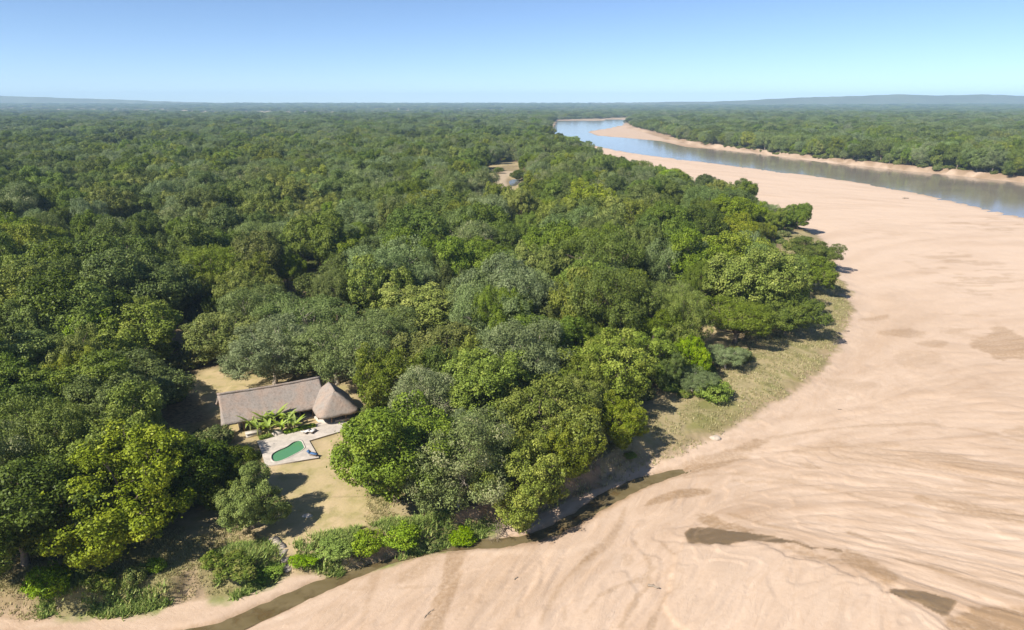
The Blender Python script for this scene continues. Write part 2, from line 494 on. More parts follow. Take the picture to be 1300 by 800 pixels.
area_feature([(1108,421),(1140,418),(1176,420),(1170,428),(1130,431)], damp, 0.5, 0.6, 3.0)
area_feature([(1160,436),(1178,433),(1202,432),(1198,441),(1180,441)], damp, 0.6, 0.6, 3.0)
area_feature([(1224,440),(1245,430),(1258,419),(1272,414),(1285,424),(1310,430),(1340,440),(1340,453),(1260,459),(1255,449),(1240,443)], damp, 0.8, 0.5, 3.4)
area_feature([(1132,446),(1190,444),(1202,458),(1160,470),(1140,465)], damp, 0.28, 0.6, 3.0)
area_feature([(1040,480),(1110,484),(1120,492),(1050,494)], damp, 0.3, 0.6, 3.0)
area_feature([(1100,475),(1180,468),(1255,460),(1310,457),(1310,470),(1190,478)], pale, 0.8, 1.0, 4.0)
fl = sstep(0.56, 0.64, fbm(X*0.10, Y*0.34, 75, 3))
for px, am in (([(1150,330),(1180,318),(1250,322),(1295,345),(1290,380),(1200,372)], 0.6), ([(1190,278),(1240,272),(1310,284),(1310,296),(1230,293)], 0.6), ([(1180,395),(1260,400),(1280,425),(1200,430)], 0.45), ([(1090,270),(1200,290),(1180,310),(1090,300)], 0.3)):
    tmp = np.zeros_like(X); area_feature(px, tmp, am, 5, 14); damp = np.maximum(damp, tmp*fl)
damp = np.maximum(damp, 0.9*sstep(-1.4, 0.2, stj))
damp = np.maximum(damp, np.where((sdR > -9) & (far > 250), 0.75*sstep(-7, 0, sdR + (nb-.5)*4), 0))
tw = np.clip(0.5 + 0.35*tone, 0, 1)
wet = wet * np.clip(0.35 + 1.1*tw, 0, 1)
damp = np.maximum(damp, 0.8*sstep(0.0, 0.4, wet))
damp = damp * (1 - 0.75*sstep(-0.3, 0.3, lobj)) * (0.75 + 0.9*np.clip(0.5 + 0.3*tone, 0, 1))
pale = np.clip(sstep(-0.2, 1.2, lobj) * 0.55, 0, 1)
line_feature([(1300,540),(1200,530),(1080,540),(980,556)], 6.0, pale, 0.4)
line_feature([(590,700),(640,700),(700,705),(760,690)], 1.6, pale, 0.55)
line_feature([(215,770),(290,752),(345,745)], 2.0, pale, 0.4)

# vegetation cover of the ground
grass = np.where(sdF > -40, sstep(-0.9, 0.4, (sdF + jn*1.2) / 2.0), 0.0)
fringe = (X > 15) & (Y < 330)
litter = sstep(9.0, 20.0, sdF + (nb-.5)*8) * np.where(fringe, 1, 0)
litter = np.where(fringe, litter, np.where(far < 135, 0.6*sstep(9.0, 16.0, sdF + (nb-.5)*6), sstep(1.0, 5.0, sdF)))
sdLawn = np.full(X.shape, -99.0); sdLawn[near] = sdist(X[near], Y[near], lawn_pg)
sdYard = np.full(X.shape, -99.0); sdYard[near] = sdist(X[near], Y[near], yard_pg)
lawn = np.maximum(sstep(-2.5, 1.5, sdLawn + (nb-.5)*4), sstep(-3, 1, sdYard))
cm = (Y > 380) & (Y < 760) & (np.abs(X) < 120)
sdC = np.full(X.shape, -999.0); sdC[cm] = sdist(X[cm], Y[cm], clear_pg)
lawn = np.maximum(lawn, (0.25 + 0.5*sstep(0.4, 0.6, fbm(X*0.05, Y*0.05, 87)))*sstep(-6, 6, sdC))
glades = [gp(a_, b_, GZ) for a_, b_ in ((620,384),(678,291),(497,256),(906,426),(470,262),(700,215),(255,235),(560,330))]
for g_ in glades: lawn = np.maximum(lawn, 0.9*sstep(8, 4, np.hypot(X-g_[0], (Y-g_[1])*0.6)))
def savanna(a, b):
    d = np.hypot(a, b)
    return sstep(2600, 3600, d) * sstep(9500, 6500, d) * sstep(0.05, -0.02, a/np.maximum(b, 1)) * sstep(0.40, 0.56, fbm(a*0.0009, b*0.0016, 81, 3))
farsav = 0.7*savanna(X, Y)
lawn = np.maximum(lawn, farsav * (sdR < -30))
soil = np.where(sdF > -3.5, sstep(-1.9, -0.7, sdF + jn*0.8) * sstep(3.0, 0.9, sdF + jn*0.8), 0) * np.where(fringe, 0.35, 0.55 + 0.45*sstep(-30, -15, X))
soil = np.maximum(soil, sstep(-6, 2, sdFar + (fbm(X*0.05, Y*0.05, 15) - 0.5)*26) * sstep(30, 12, sdFar) * np.clip(0.6 + 2.4*(fbm(X*0.09, Y*0.09, 17) - .42), 0.1, 1.0))
grass = np.maximum(grass, sstep(9, 18, sdFar))
litter = np.maximum(litter, sstep(12, 25, sdFar)) 
area_feature([(918,246),(950,252),(985,266),(992,276),(950,276),(925,262)], grass, 0.85, 3, 10, 0.5)
area_feature([(918,246),(950,252),(985,266),(992,276),(950,276),(925,262)], lawn, 0.5, 3, 12, 0.5)
green = np.zeros_like(X)
for px in ([(110,728),(150,722),(205,722),(212,755),(150,768),(60,770),(30,765),(60,755)], [(250,716),(300,700),(345,695),(365,722),(300,748),(262,748)],
           [(366,692),(430,684),(480,672),(520,664),(560,660),(620,655),(640,660),(560,684),(480,704),(430,718),(385,712)]):
    area_feature(px, green, 0.9, 1.2, 3.5, 1.7)
path = np.zeros_like(X)
cp = smooth_poly(gps([(655,262),(648,250),(640,240),(632,228),(646,218)], 2.5), 2)
path[cm] = sstep(7, 3, seg_dist(X[cm], Y[cm], cp))
area_feature([(618,236),(640,232),(640,240),(622,242)], path, 0.8, 4, 8)

Z = np.where(sdFar > -20, np.maximum(zfar, 0) + np.minimum(zr, 0) * (sdFar < 0), 0)
Z = np.where(sdFar > 0, zfar, np.where(sdF > -ramp_w*0.8 - 3, zland, 0) + zbar + np.minimum(zr, 0) + zlobe + streak_h*(sdR < 0))
Z = Z + np.where(sdF < 0.2*ramp_w, zst, 0)
Z += (nf - .5)*0.12*grass + (nb-.5)*0.25*grass*(1-lawn)
rise = 46*sstep(4500, 12000, far)          # the plain climbs gently towards the horizon
Z = Z + rise
sdP = np.full(X.shape, -99.0); dm = (X > -60) & (X < -20) & (Y > 95) & (Y < 140)
sdP[dm] = sdist(X[dm], Y[dm], deck_pg)
Z = np.where(dm & ((sdYard > -6) | (sdP > -3) | (sdLawn > 0)), np.where(sdF > 4, GZ + (nf-.5)*0.08, Z), Z)
Z = np.where(sdP > 0.5, 0.9, Z)
sdPond = np.full(X.shape, -99.0); sdPond[cm] = sdist(X[cm], Y[cm], pond_pg)
Z = np.where(cm, Z - 1.2*sstep(-4, 6, sdPond), Z)

def ground_z(x, y):
    """height of the built ground at a point"""
    i = np.clip(np.searchsorted(xs, x) - 1, 0, len(xs)-2); j = np.clip(np.searchsorted(ys, y) - 1, 0, len(ys)-2)
    u = (x - xs[i]) / (xs[i+1]-xs[i]); w = (y - ys[j]) / (ys[j+1]-ys[j])
    G = Z.reshape(sh)
    return (G[j, i]*(1-u) + G[j, i+1]*u)*(1-w) + (G[j+1, i]*(1-u) + G[j+1, i+1]*u)*w

def ground_material():
    m, nt, b = new_mat('ground')
    tc = N(nt, 'ShaderNodeTexCoord').outputs['Object']
    n_f = noise(nt, 1.7, 6, 0.65, tc); n_m = noise(nt, 0.12, 5, 0.6, tc, 0.6); n_g = noise(nt, 7.0, 3, 0.7, tc)
    tone_ = attr(nt, 'tone')
    def aniso(angle, sc, st, lo, hi, dist):
        mp = N(nt, 'ShaderNodeMapping'); mp.vector_type = 'TEXTURE'
        mp.inputs['Rotation'].default_value = (0, 0, angle); mp.inputs['Scale'].default_value = (st, 1, 1)
        nt.links.new(tc, mp.inputs[0])
        return ramp(nt, noise(nt, sc, 4, 0.6, mp.outputs[0], dist), lo, hi)
    fa = attr(nt, 'flow')
    def two(sc, st, lo, hi, dist=0.5):
        m_ = N(nt, 'ShaderNodeMix', data_type='FLOAT')
        nt.links.new(fa, m_.inputs[0]); nt.links.new(aniso(R(59), sc, st, lo, hi, dist), m_.inputs[2]); nt.links.new(aniso(R(-31), sc, st, lo, hi, dist), m_.inputs[3])
        return m_.outputs[0]
    s1 = two(0.5, 3.5, 0.45, 0.58, 1.4); s2 = two(1.3, 5.0, 0.60, 0.66, 1.2); s3 = two(0.22, 3.0, 0.57, 0.60, 2.0)
    det = attr(nt, 'detail')
    c = mixc(nt, ramp(nt, tone_, -1.8, 1.8), (0.528, 0.400, 0.298), (0.344, 0.232, 0.148))
    c = mixc(nt, mth(nt, 'MULTIPLY', ramp(nt, n_m, 0.35, 0.7), 0.5), c, (0.512, 0.380, 0.276))
    c = mixc(nt, mth(nt, 'MULTIPLY', attr(nt, 'pale'), 0.7), c, (0.560, 0.428, 0.320))
    c = mixc(nt, mth(nt, 'MULTIPLY', ramp(nt, n_f, 0.4, 0.8), 0.25), c, (0.376, 0.252, 0.160))
    c = mixc(nt, mth(nt, 'MULTIPLY', mth(nt, 'MULTIPLY', s1, det), 0.12), c, (0.376, 0.248, 0.152))
    c = mixc(nt, mth(nt, 'MULTIPLY', mth(nt, 'MULTIPLY', s2, det), 0.22), c, (0.560, 0.424, 0.308))
    c = mixc(nt, mth(nt, 'MULTIPLY', mth(nt, 'MULTIPLY', s3, det), 0.16), c, (0.344, 0.220, 0.128))
    dm_ = mth(nt, 'MULTIPLY', attr(nt, 'damp'), ramp(nt, n_f, 0.1, 0.6), clamp=True)
    c = mixc(nt, mth(nt, 'MULTIPLY', dm_, 0.9), c, (0.276, 0.180, 0.100))
    c = mixc(nt, attr(nt, 'wet'), c, (0.148, 0.102, 0.056))
    # grass, soil, leaf litter
    gd = mixc(nt, ramp(nt, n_f, 0.35, 0.65), (0.264, 0.212, 0.096), (0.336, 0.268, 0.152))
    gd = mixc(nt, ramp(nt, n_m, 0.45, 0.62), gd, (0.184, 0.172, 0.056))
    c = mixc(nt, attr(nt, 'grass'), c, gd)
    c = mixc(nt, attr(nt, 'green'), c, mixc(nt, ramp(nt, n_f, 0.35, 0.65), (0.104, 0.152, 0.024), (0.200, 0.232, 0.056)))
    c = mixc(nt, mth(nt, 'MULTIPLY', attr(nt, 'soil'), ramp(nt, n_f, 0.05, 0.45)), c, mixc(nt, n_g, (0.160, 0.104, 0.060), (0.336, 0.232, 0.144)))
    c = mixc(nt, attr(nt, 'litter'), c, mixc(nt, ramp(nt, n_f, 0.3, 0.7), (0.096, 0.072, 0.036), (0.272, 0.200, 0.112)))
    lw = mixc(nt, ramp(nt, n_m, 0.4, 0.65), (0.44, 0.335, 0.190), (0.365, 0.295, 0.140))
    lw = mixc(nt, mth(nt, 'MULTIPLY', ramp(nt, n_f, 0.4, 0.7), 0.5), lw, (0.368, 0.280, 0.160))
    lw = mixc(nt, mth(nt, 'MULTIPLY', ramp(nt, noise(nt, 0.35, 4, 0.6, tc), 0.48, 0.62), 0.55), lw, (0.240, 0.216, 0.072))
    c = mixc(nt, attr(nt, 'lawn'), c, lw)
    c = mixc(nt, attr(nt, 'path'), c, (0.368, 0.288, 0.192))
    nt.links.new(c, b.inputs['Base Color'])
    rg = mth(nt, 'SUBTRACT', 0.93, mth(nt, 'MULTIPLY', attr(nt, 'wet'), 0.55))
    nt.links.new(rg, b.inputs['Roughness'])
    b.inputs['Specular IOR Level'].default_value = 0.25
    h = mth(nt, 'ADD', mth(nt, 'ADD', n_f, mth(nt, 'MULTIPLY', n_g, 0.4)), mth(nt, 'MULTIPLY', mth(nt, 'ADD', s1, s2), -0.35))
    bump(nt, h, 0.6, 0.09, b)
    return m
nx, ny = len(xs), len(ys)
ii = (np.arange(ny-1)[:, None]*nx + np.arange(nx-1)[None, :]).ravel()
gq = np.stack([ii, ii+1, ii+nx+1, ii+nx], 1)
gme = mesh_np('ground', np.stack([X, Y, Z], 1), gq, ground_material(), True,
              {k: ('POINT', a) for k, a in dict(flow=flow, detail=detail, tone=tone, damp=damp, wet=wet, pale=pale, grass=grass, litter=litter, lawn=lawn, soil=soil, green=green, path=path).items()})
tag(obj('ground', gme), kind='structure')

# ------------------------------------------------------------------ water
def fan_mesh(name, pg, z, mat):
    import bmesh
    bm = bmesh.new()
    vs = [bm.verts.new((a, b, z)) for a, b in pg]
    f = bm.faces.new(vs)
    if f.normal.z < 0: f.normal_flip()
    bmesh.ops.triangulate(bm, faces=bm.faces[:])
    bm.normal_update()
    for f in bm.faces:
        if f.normal.z < 0: f.normal_flip()
    me = bpy.data.meshes.new(name); bm.to_mesh(me); bm.free()
    me.materials.append(mat)
    return me
def water_material(name, c1, c2, wave, rough, scl=0.03, bs=0.35, clear=0.0):
    m, nt, b = new_mat(name)
    tc = N(nt, 'ShaderNodeTexCoord').outputs['Object']
    mp = N(nt, 'ShaderNodeMapping'); nt.links.new(tc, mp.inputs[0]); mp.inputs['Scale'].default_value = (1, 1.6, 1)
    nt.links.new(mixc(nt, ramp(nt, noise(nt, scl, 4, 0.6, mp.outputs[0]), 0.35, 0.65), c1, c2), b.inputs['Base Color'])
    b.inputs['Roughness'].default_value = rough
    b.inputs['IOR'].default_value = 1.33
    b.inputs['Specular IOR Level'].default_value = 0.5
    bump(nt, noise(nt, wave, 3, 0.5, mp.outputs[0]), bs, 0.12, b)
    if clear: b.inputs['Specular IOR Level'].default_value = 0.22
    if clear:                                      # shallow: the sandy bed shows through the murk
        tr = N(nt, 'ShaderNodeBsdfTransparent'); tr.inputs[0].default_value = (0.62, 0.56, 0.42, 1)
        mx = N(nt, 'ShaderNodeMixShader')
        nt.links.new(mth(nt, 'ADD', ramp(nt, noise(nt, 0.35, 3, 0.6, tc), 0.5, 0.9), clear, clamp=True), mx.inputs[0])
        nt.links.new(b.outputs[0], mx.inputs[1]); nt.links.new(tr.outputs[0], mx.inputs[2])
        nt.links.new(mx.outputs[0], nt.nodes['Material Output'].inputs['Surface'])
    return m
river_sheet = np.vstack([gps([(1700,420),(1500,345),(1300,290),(1170,255),(1040,233),(900,214),(800,203),(740,191),(700,179),(690,172)]),
                         np.array([gp(690,148.5), gp(812,147.5)]), gps([(812,156),(800,170),(870,186),(1000,198),(1100,209),(1300,231),(1500,254),(1700,280)])])
tag(obj('river_water', fan_mesh('river_water', river_sheet, water_z, water_material('river_water', (0.20, 0.175, 0.14), (0.24, 0.205, 0.16), 0.8, 0.10, 0.03, 0.12))), kind='structure')
st_out = smooth_poly(gps([(a, b-6) for a, b in stream_up] + [(a, b+6) for a, b in stream_lo], -0.26), 2, True)
tag(obj('stream_water', fan_mesh('stream_water', st_out, -0.27, water_material('stream_water', (0.135, 0.104, 0.048), (0.18, 0.14, 0.072), 1.5, 0.42, 0.25, 0.2, 0.15))), kind='structure')
tag(obj('pond_water', fan_mesh('pond_water', pond_pg, GZ - 0.55, water_material('pond_water', (0.12, 0.11, 0.09), (0.16, 0.14, 0.11), 1.0, 0.1))), kind='structure')

# ------------------------------------------------------------------ far hills
def hills(name, px, D, thick, mat):
    """a long low range: px lists (x, y) of its skyline"""
    p = np.array(px, float); n = 160
    t = np.linspace(p[0,0], p[-1,0], n)
    hy = np.interp(t, p[:,0], p[:,1]) + (fbm(t*0.03, t*0, 91) - .5)*3.2
    rows = []
    for k, (off, hf) in enumerate(((-1.0, 0), (-0.55, 0.35), (-0.25, 0.72), (0, 1.0), (0.5, 0.6), (1.0, 0))):
        yy = D + off*thick + (fbm(t*0.03, t*0+k, 93) - .5)*thick*0.3
        xx = (t - 650)/FPX * D / CP
        zz = CAM_H + (131 - hy)/FPX * D / CP
        rows.append(np.stack([xx, yy, np.maximum(zz*hf, 0) + (hf > 0)*(hf < 1)*(fbm(t*0.06, t*0+k, 97)-.5)*40 - (hf == 0)*2], 1))
    v = np.concatenate(rows)
    i = (np.arange(5)[:, None]*n + np.arange(n-1)[None, :]).ravel()
    return tag(obj(name, mesh_np(name, v, np.stack([i, i+1, i+n+1, i+n], 1), mat, True)), kind='structure')
hm = plain('hill_bush', (0.09, 0.10, 0.055), 0.9, 0.3, 0.003)
hills('hills', [(740,131),(800,130),(880,129.5),(940,127),(1000,124),(1060,122.5),(1100,121.5),(1150,122.5),(1190,121),(1240,122.5),(1270,123.5),(1285,121),(1320,117.5),(1420,116),(1600,119)], 8800, 900, hm)
hills('hills', [(-300,124),(-100,121),(0,121.8),(60,123),(140,125.5),(230,129),(330,131)], 9500, 800, hm)

# ------------------------------------------------------------------ tree kinds
MAT = {}
MAT['dark'] = leaf_mat('leaves_dark_green', (0.048, 0.072, 0.012), (0.128, 0.170, 0.028), (0.18, 0.215, 0.04), 0.22)
MAT['green'] = leaf_mat('leaves_mid_green', (0.066, 0.100, 0.014), (0.165, 0.222, 0.035), (0.225, 0.27, 0.05), 0.28)
MAT['olive'] = leaf_mat('leaves_olive', (0.080, 0.104, 0.013), (0.195, 0.235, 0.036), (0.29, 0.305, 0.06), 0.34)
MAT['yellow'] = leaf_mat('leaves_yellow_green', (0.092, 0.134, 0.014), (0.222, 0.284, 0.034), (0.31, 0.355, 0.05), 0.3, val=0.06)
MAT['grey'] = leaf_mat('leaves_grey_green', (0.094, 0.134, 0.038), (0.195, 0.248, 0.084), (0.275, 0.325, 0.135), 0.3, val=0.15)
MAT['bright'] = leaf_mat('leaves_bright_green', (0.092, 0.158, 0.014), (0.205, 0.300, 0.032), (0.30, 0.38, 0.05), 0.3, val=0.1)
MAT['acacia'] = leaf_mat('leaves_feathery_green', (0.074, 0.108, 0.016), (0.170, 0.218, 0.040), (0.23, 0.265, 0.065), 0.25)
MAT['twig'] = leaf_mat('leaves_sparse_dry', (0.100, 0.135, 0.040), (0.215, 0.255, 0.085), (0.36, 0.34, 0.19), 0.25, val=0.15)
MAT['bush'] = leaf_mat('leaves_undergrowth', (0.065, 0.098, 0.018), (0.15, 0.19, 0.04), (0.26, 0.24, 0.08), 0.3)
bark = plain('bark', (0.20, 0.155, 0.11), 0.9, 0.35, 4.0, 0.03)
pale_bark = plain('bark_pale', (0.40, 0.34, 0.27), 0.85, 0.3, 4.0, 0.03)

def unit(v):
    return v / (np.linalg.norm(v, axis=-1, keepdims=True) + 1e-9)

def leaf_cards(r, p, nrm, size, aspect, droop, lv, pv):
    """one irregular four-cornered spray of leaves per point"""
    n = len(p)
    nrm = unit(nrm + r.normal(0, 0.40, (n, 3)))
    a = unit(np.cross(nrm, r.normal(0, 1, (n, 3))))
    a = unit(a + np.array([0, 0, -droop]))
    b = unit(np.cross(nrm, a))
    s = size * r.uniform(0.65, 1.35, n)[:, None]
    w = s*aspect
    k = r.uniform(0.7, 1.3, (4, n, 1))
    v = np.stack([p - a*s*k[0]*0.6, p - b*w*k[1]*0.6, p + a*s*k[2]*0.6, p + b*w*k[3]*0.6], 1)
    v[:, 1] += nrm*w*r.uniform(-0.25, 0.25, (n, 1))
    f = np.arange(4*n).reshape(n, 4)
    return v.reshape(-1, 3), f

def make_crown(name, mat, seed, R0=8.0, height=14.0, squash=0.62, nl=11, lobe=0.42, puff=1.15, npuff=330, nleaf=20000,
               leaf=0.40, aspect=0.75, droop=0.0, low=-0.72, spread=0.62, core=0.12):
    r = np.random.default_rng(seed)
    zc = height - R0*squash*1.12
    k = np.arange(nl) + 0.5
    cz = 1 - (1 - low)*k/nl
    ph = k*2.39996 + r.uniform(0, 6)
    rr = np.sqrt(np.clip(1 - cz*cz, 0, 1))
    d = np.stack([rr*np.cos(ph), rr*np.sin(ph), cz], 1) + r.normal(0, 0.2, (nl, 3))
    C = d*R0*spread*r.uniform(0.68, 1.28, (nl, 1)) * np.array([1, 1, squash*1.05])
    LR = R0*lobe*r.uniform(0.55, 1.35, nl)
    C = np.vstack([C, [[0, 0, 0.1*R0]]]); LR = np.append(LR, R0*0.5)
    sq = np.array([1, 1, 0.78])
    P_ = []; PN = []
    tries = 0
    while len(P_) < npuff and tries < 9000:
        tries += 1
        i = r.choice(len(LR), p=LR**2/(LR**2).sum())
        u = unit(r.normal(0, 1, 3))
        q = C[i] + u*LR[i]*sq
        if q[2] < -R0*squash*0.92: continue
        dd = np.linalg.norm((q - C)/sq, axis=1)/LR
        dd[i] = 9
        if dd.min() < 0.86: continue
        P_.append(q); PN.append(unit(u*0.8 + 0.4*unit(q)))
    P_ = np.array(P_); PN = np.array(PN)
    pr = puff*r.uniform(0.45, 1.5, len(P_))
    pvp = r.random(len(P_))
    w = pr**2; w /= w.sum()
    idx = r.choice(len(P_), nleaf, p=w)
    u = unit(r.normal(0, 1, (nleaf, 3)) + PN[idx]*0.75)
    pos = P_[idx] + u*(pr[idx]*(0.5 + 0.55*np.sqrt(r.random(nleaf))))[:, None]*np.array([1, 1, 0.82])
    stray = r.random(nleaf) < 0.05
    pos[stray] += u[stray]*(pr[idx][stray]*r.uniform(0.2, 0.7, stray.sum()))[:, None]
    pos[:, 2] -= droop*pr[idx]*r.random(nleaf)*0.9
    # inner leaves so that the crown is not hollow
    nc = int(nleaf*core)
    ic = r.choice(len(LR), nc)
    uc = unit(r.normal(0, 1, (nc, 3)))
    pc = C[ic] + uc*(LR[ic]*r.uniform(0.3, 0.9, nc))[:, None]*sq
    nn = np.vstack([u*0.75 + np.array([0, 0, 0.35]), uc])
    pos = np.vstack([pos, pc])
    lv = np.clip(r.normal(0.5, 0.24, nleaf+nc), 0, 1)
    pv = np.concatenate([np.clip(pvp[idx]*0.72 + r.random(nleaf)*0.28, 0, 1), r.random(nc)*0.6])
    sz = leaf
    v, f = leaf_cards(r, pos, nn, sz, aspect, droop, lv, pv)
    v[:, 2] += zc
    me = mesh_np(name, v, f, mat, False, {'lv': ('FACE', lv), 'pv': ('FACE', pv)})
    C2 = C.copy(); C2[:, 2] += zc
    return me, C2, LR

def make_trunk(name, mat, seed, height, C, LR, r0=0.42, fork=0.3):
    r = np.random.default_rng(seed + 500)
    mb = MB()
    ft = np.array([r.normal(0, 0.25), r.normal(0, 0.25), height*fork])
    mb.tube([(0, 0, -0.6), (0.02, 0, 0.25), ft*0.5 + r.normal(0, 0.1, 3), ft], [r0*1.7, r0*1.15, r0*0.95, r0*0.85], 8)
    for i in range(len(C)):
        e = C[i]*np.array([0.97, 0.97, 1])
        m1 = ft + (e - ft)*0.4 + r.normal(0, 0.35, 3) + np.array([0, 0, -0.25*abs(e[2]-ft[2])*0.4])
        m2 = ft + (e - ft)*0.75 + r.normal(0, 0.3, 3)
        mb.tube([ft*0.96, m1, m2, e], [r0*0.55, r0*0.36, r0*0.22, r0*0.1], 5)
        for k in range(3):
            u = unit(r.normal(0, 1, 3)); u[2] = abs(u[2])*0.7
            mb.tube([m2, m2 + (e-m2)*0.5 + u*LR[i]*0.35, e + u*LR[i]*0.75], [r0*0.16, r0*0.11, r0*0.05], 4, False)
    return mb.build(name, mat, True)

def make_twigs(name, mat, seed, height, spread, n1=8):
    """bare, finely forked branches"""
    r = np.random.default_rng(seed)
    mb = MB()
    def grow(p, d, L, rad, lev):
        q = p + d*L*0.5 + r.normal(0, 0.06*L, 3); e = q + unit(d + r.normal(0, 0.22, 3))*L*0.5
        mb.tube([p, q, e], [rad, rad*0.8, rad*0.62], 5 if lev < 2 else 3, False)
        if lev < 4:
            for _ in range(3 if lev else n1):
                nd = unit(d*0.75 + r.normal(0, 0.62, 3)*spread + np.array([0, 0, 0.12]))
                grow(e if lev else p + (e-p)*r.uniform(0.6, 1.0), nd, L*r.uniform(0.58, 0.8), rad*0.55, lev+1)
    grow(np.array([0, 0, -0.4]), np.array([0.05, 0, 1.0]), height*0.36, height*0.022, 0)
    return mb.build(name, mat, True)

KINDS = {}          # kind -> list of (crown mesh, trunk mesh, radius, height)
def kind(k, mat, tm, seeds, R0, height, **kw):
    fork = kw.pop('fork', 0.3)
    KINDS[k] = []
    for s in seeds:
        me, C, LR = make_crown('crown_' + k, MAT[mat], s, R0=R0, height=height, **kw)
        KINDS[k].append((me, make_trunk('trunk_' + k, tm, s, height, C, LR, r0=R0*0.055, fork=fork), R0, height))
kind('dark', 'dark', bark, (11, 12), 8.0, 14.0, squash=0.72, nl=16, lobe=0.37, nleaf=42000, leaf=0.275, npuff=330, puff=1.1, spread=0.66)
kind('green', 'green', bark, (21, 22), 8.0, 14.0, squash=0.68, nl=17, lobe=0.36, nleaf=42000, leaf=0.28, npuff=300, puff=1.1, spread=0.68)
kind('olive', 'olive', bark, (31, 32), 8.0, 13.0, squash=0.68, nl=20, lobe=0.32, nleaf=40000, leaf=0.27, npuff=360, puff=0.95, spread=0.68)
kind('yellow', 'yellow', bark, (41,), 8.0, 14.0, squash=0.8, nl=22, lobe=0.31, nleaf=42000, leaf=0.26, npuff=280, puff=1.05, spread=0.70)
kind('grey', 'grey', pale_bark, (51, 52), 8.0, 15.5, squash=0.72, nl=17, lobe=0.35, nleaf=38000, leaf=0.31, aspect=0.4, droop=0.6, npuff=300, puff=1.2, spread=0.66)
kind('bright', 'bright', bark, (61,), 8.0, 12.0, squash=0.62, nl=14, lobe=0.38, nleaf=34000, leaf=0.30, npuff=360, puff=1.05)
kind('acacia', 'acacia', bark, (71, 72), 8.5, 12.0, squash=0.45, nl=18, lobe=0.32, nleaf=38000, leaf=0.24, aspect=0.5, npuff=380, puff=0.9, spread=0.7, low=-0.2)
kind('twig', 'twig', pale_bark, (81, 82), 7.5, 13.0, squash=0.7, nl=14, lobe=0.37, nleaf=30000, leaf=0.27, aspect=0.45, npuff=300, puff=1.2, core=0.2, fork=0.25)
for i, s in enumerate((881, 882)):              # its fine bare branches stand out of the thin leaves
    me, _, R0, h = KINDS['twig'][i]
    KINDS['twig'][i] = (me, make_twigs('trunk_twig', pale_bark, s, 13.0, 1.0, 7), R0, h)
bush_me, _, _ = make_crown('bush', MAT['bush'], 95, R0=3.0, height=3.6, squash=0.6, nl=9, nleaf=5000, leaf=0.30, npuff=150, puff=0.6, low=-0.4)

DESC = {'dark': 'dense dark green round-crowned tree', 'green': 'mid green leafy tree', 'olive': 'olive green tree with yellowish tips',
        'yellow': 'yellow-green open-crowned tree', 'grey': 'pale grey-green feathery tree', 'bright': 'bright green tree',
        'acacia': 'low flat-topped feathery green tree', 'twig': 'thin-leaved tree with bare greyish twigs'}
NAME = {'dark': 'round_crowned_tree', 'green': 'leafy_tree', 'olive': 'yellow_tipped_tree', 'yellow': 'yellow_green_tree', 'grey': 'feathery_tree',
        'bright': 'bright_green_tree', 'acacia': 'flat_topped_tree', 'twig': 'thin_leaved_tree'}

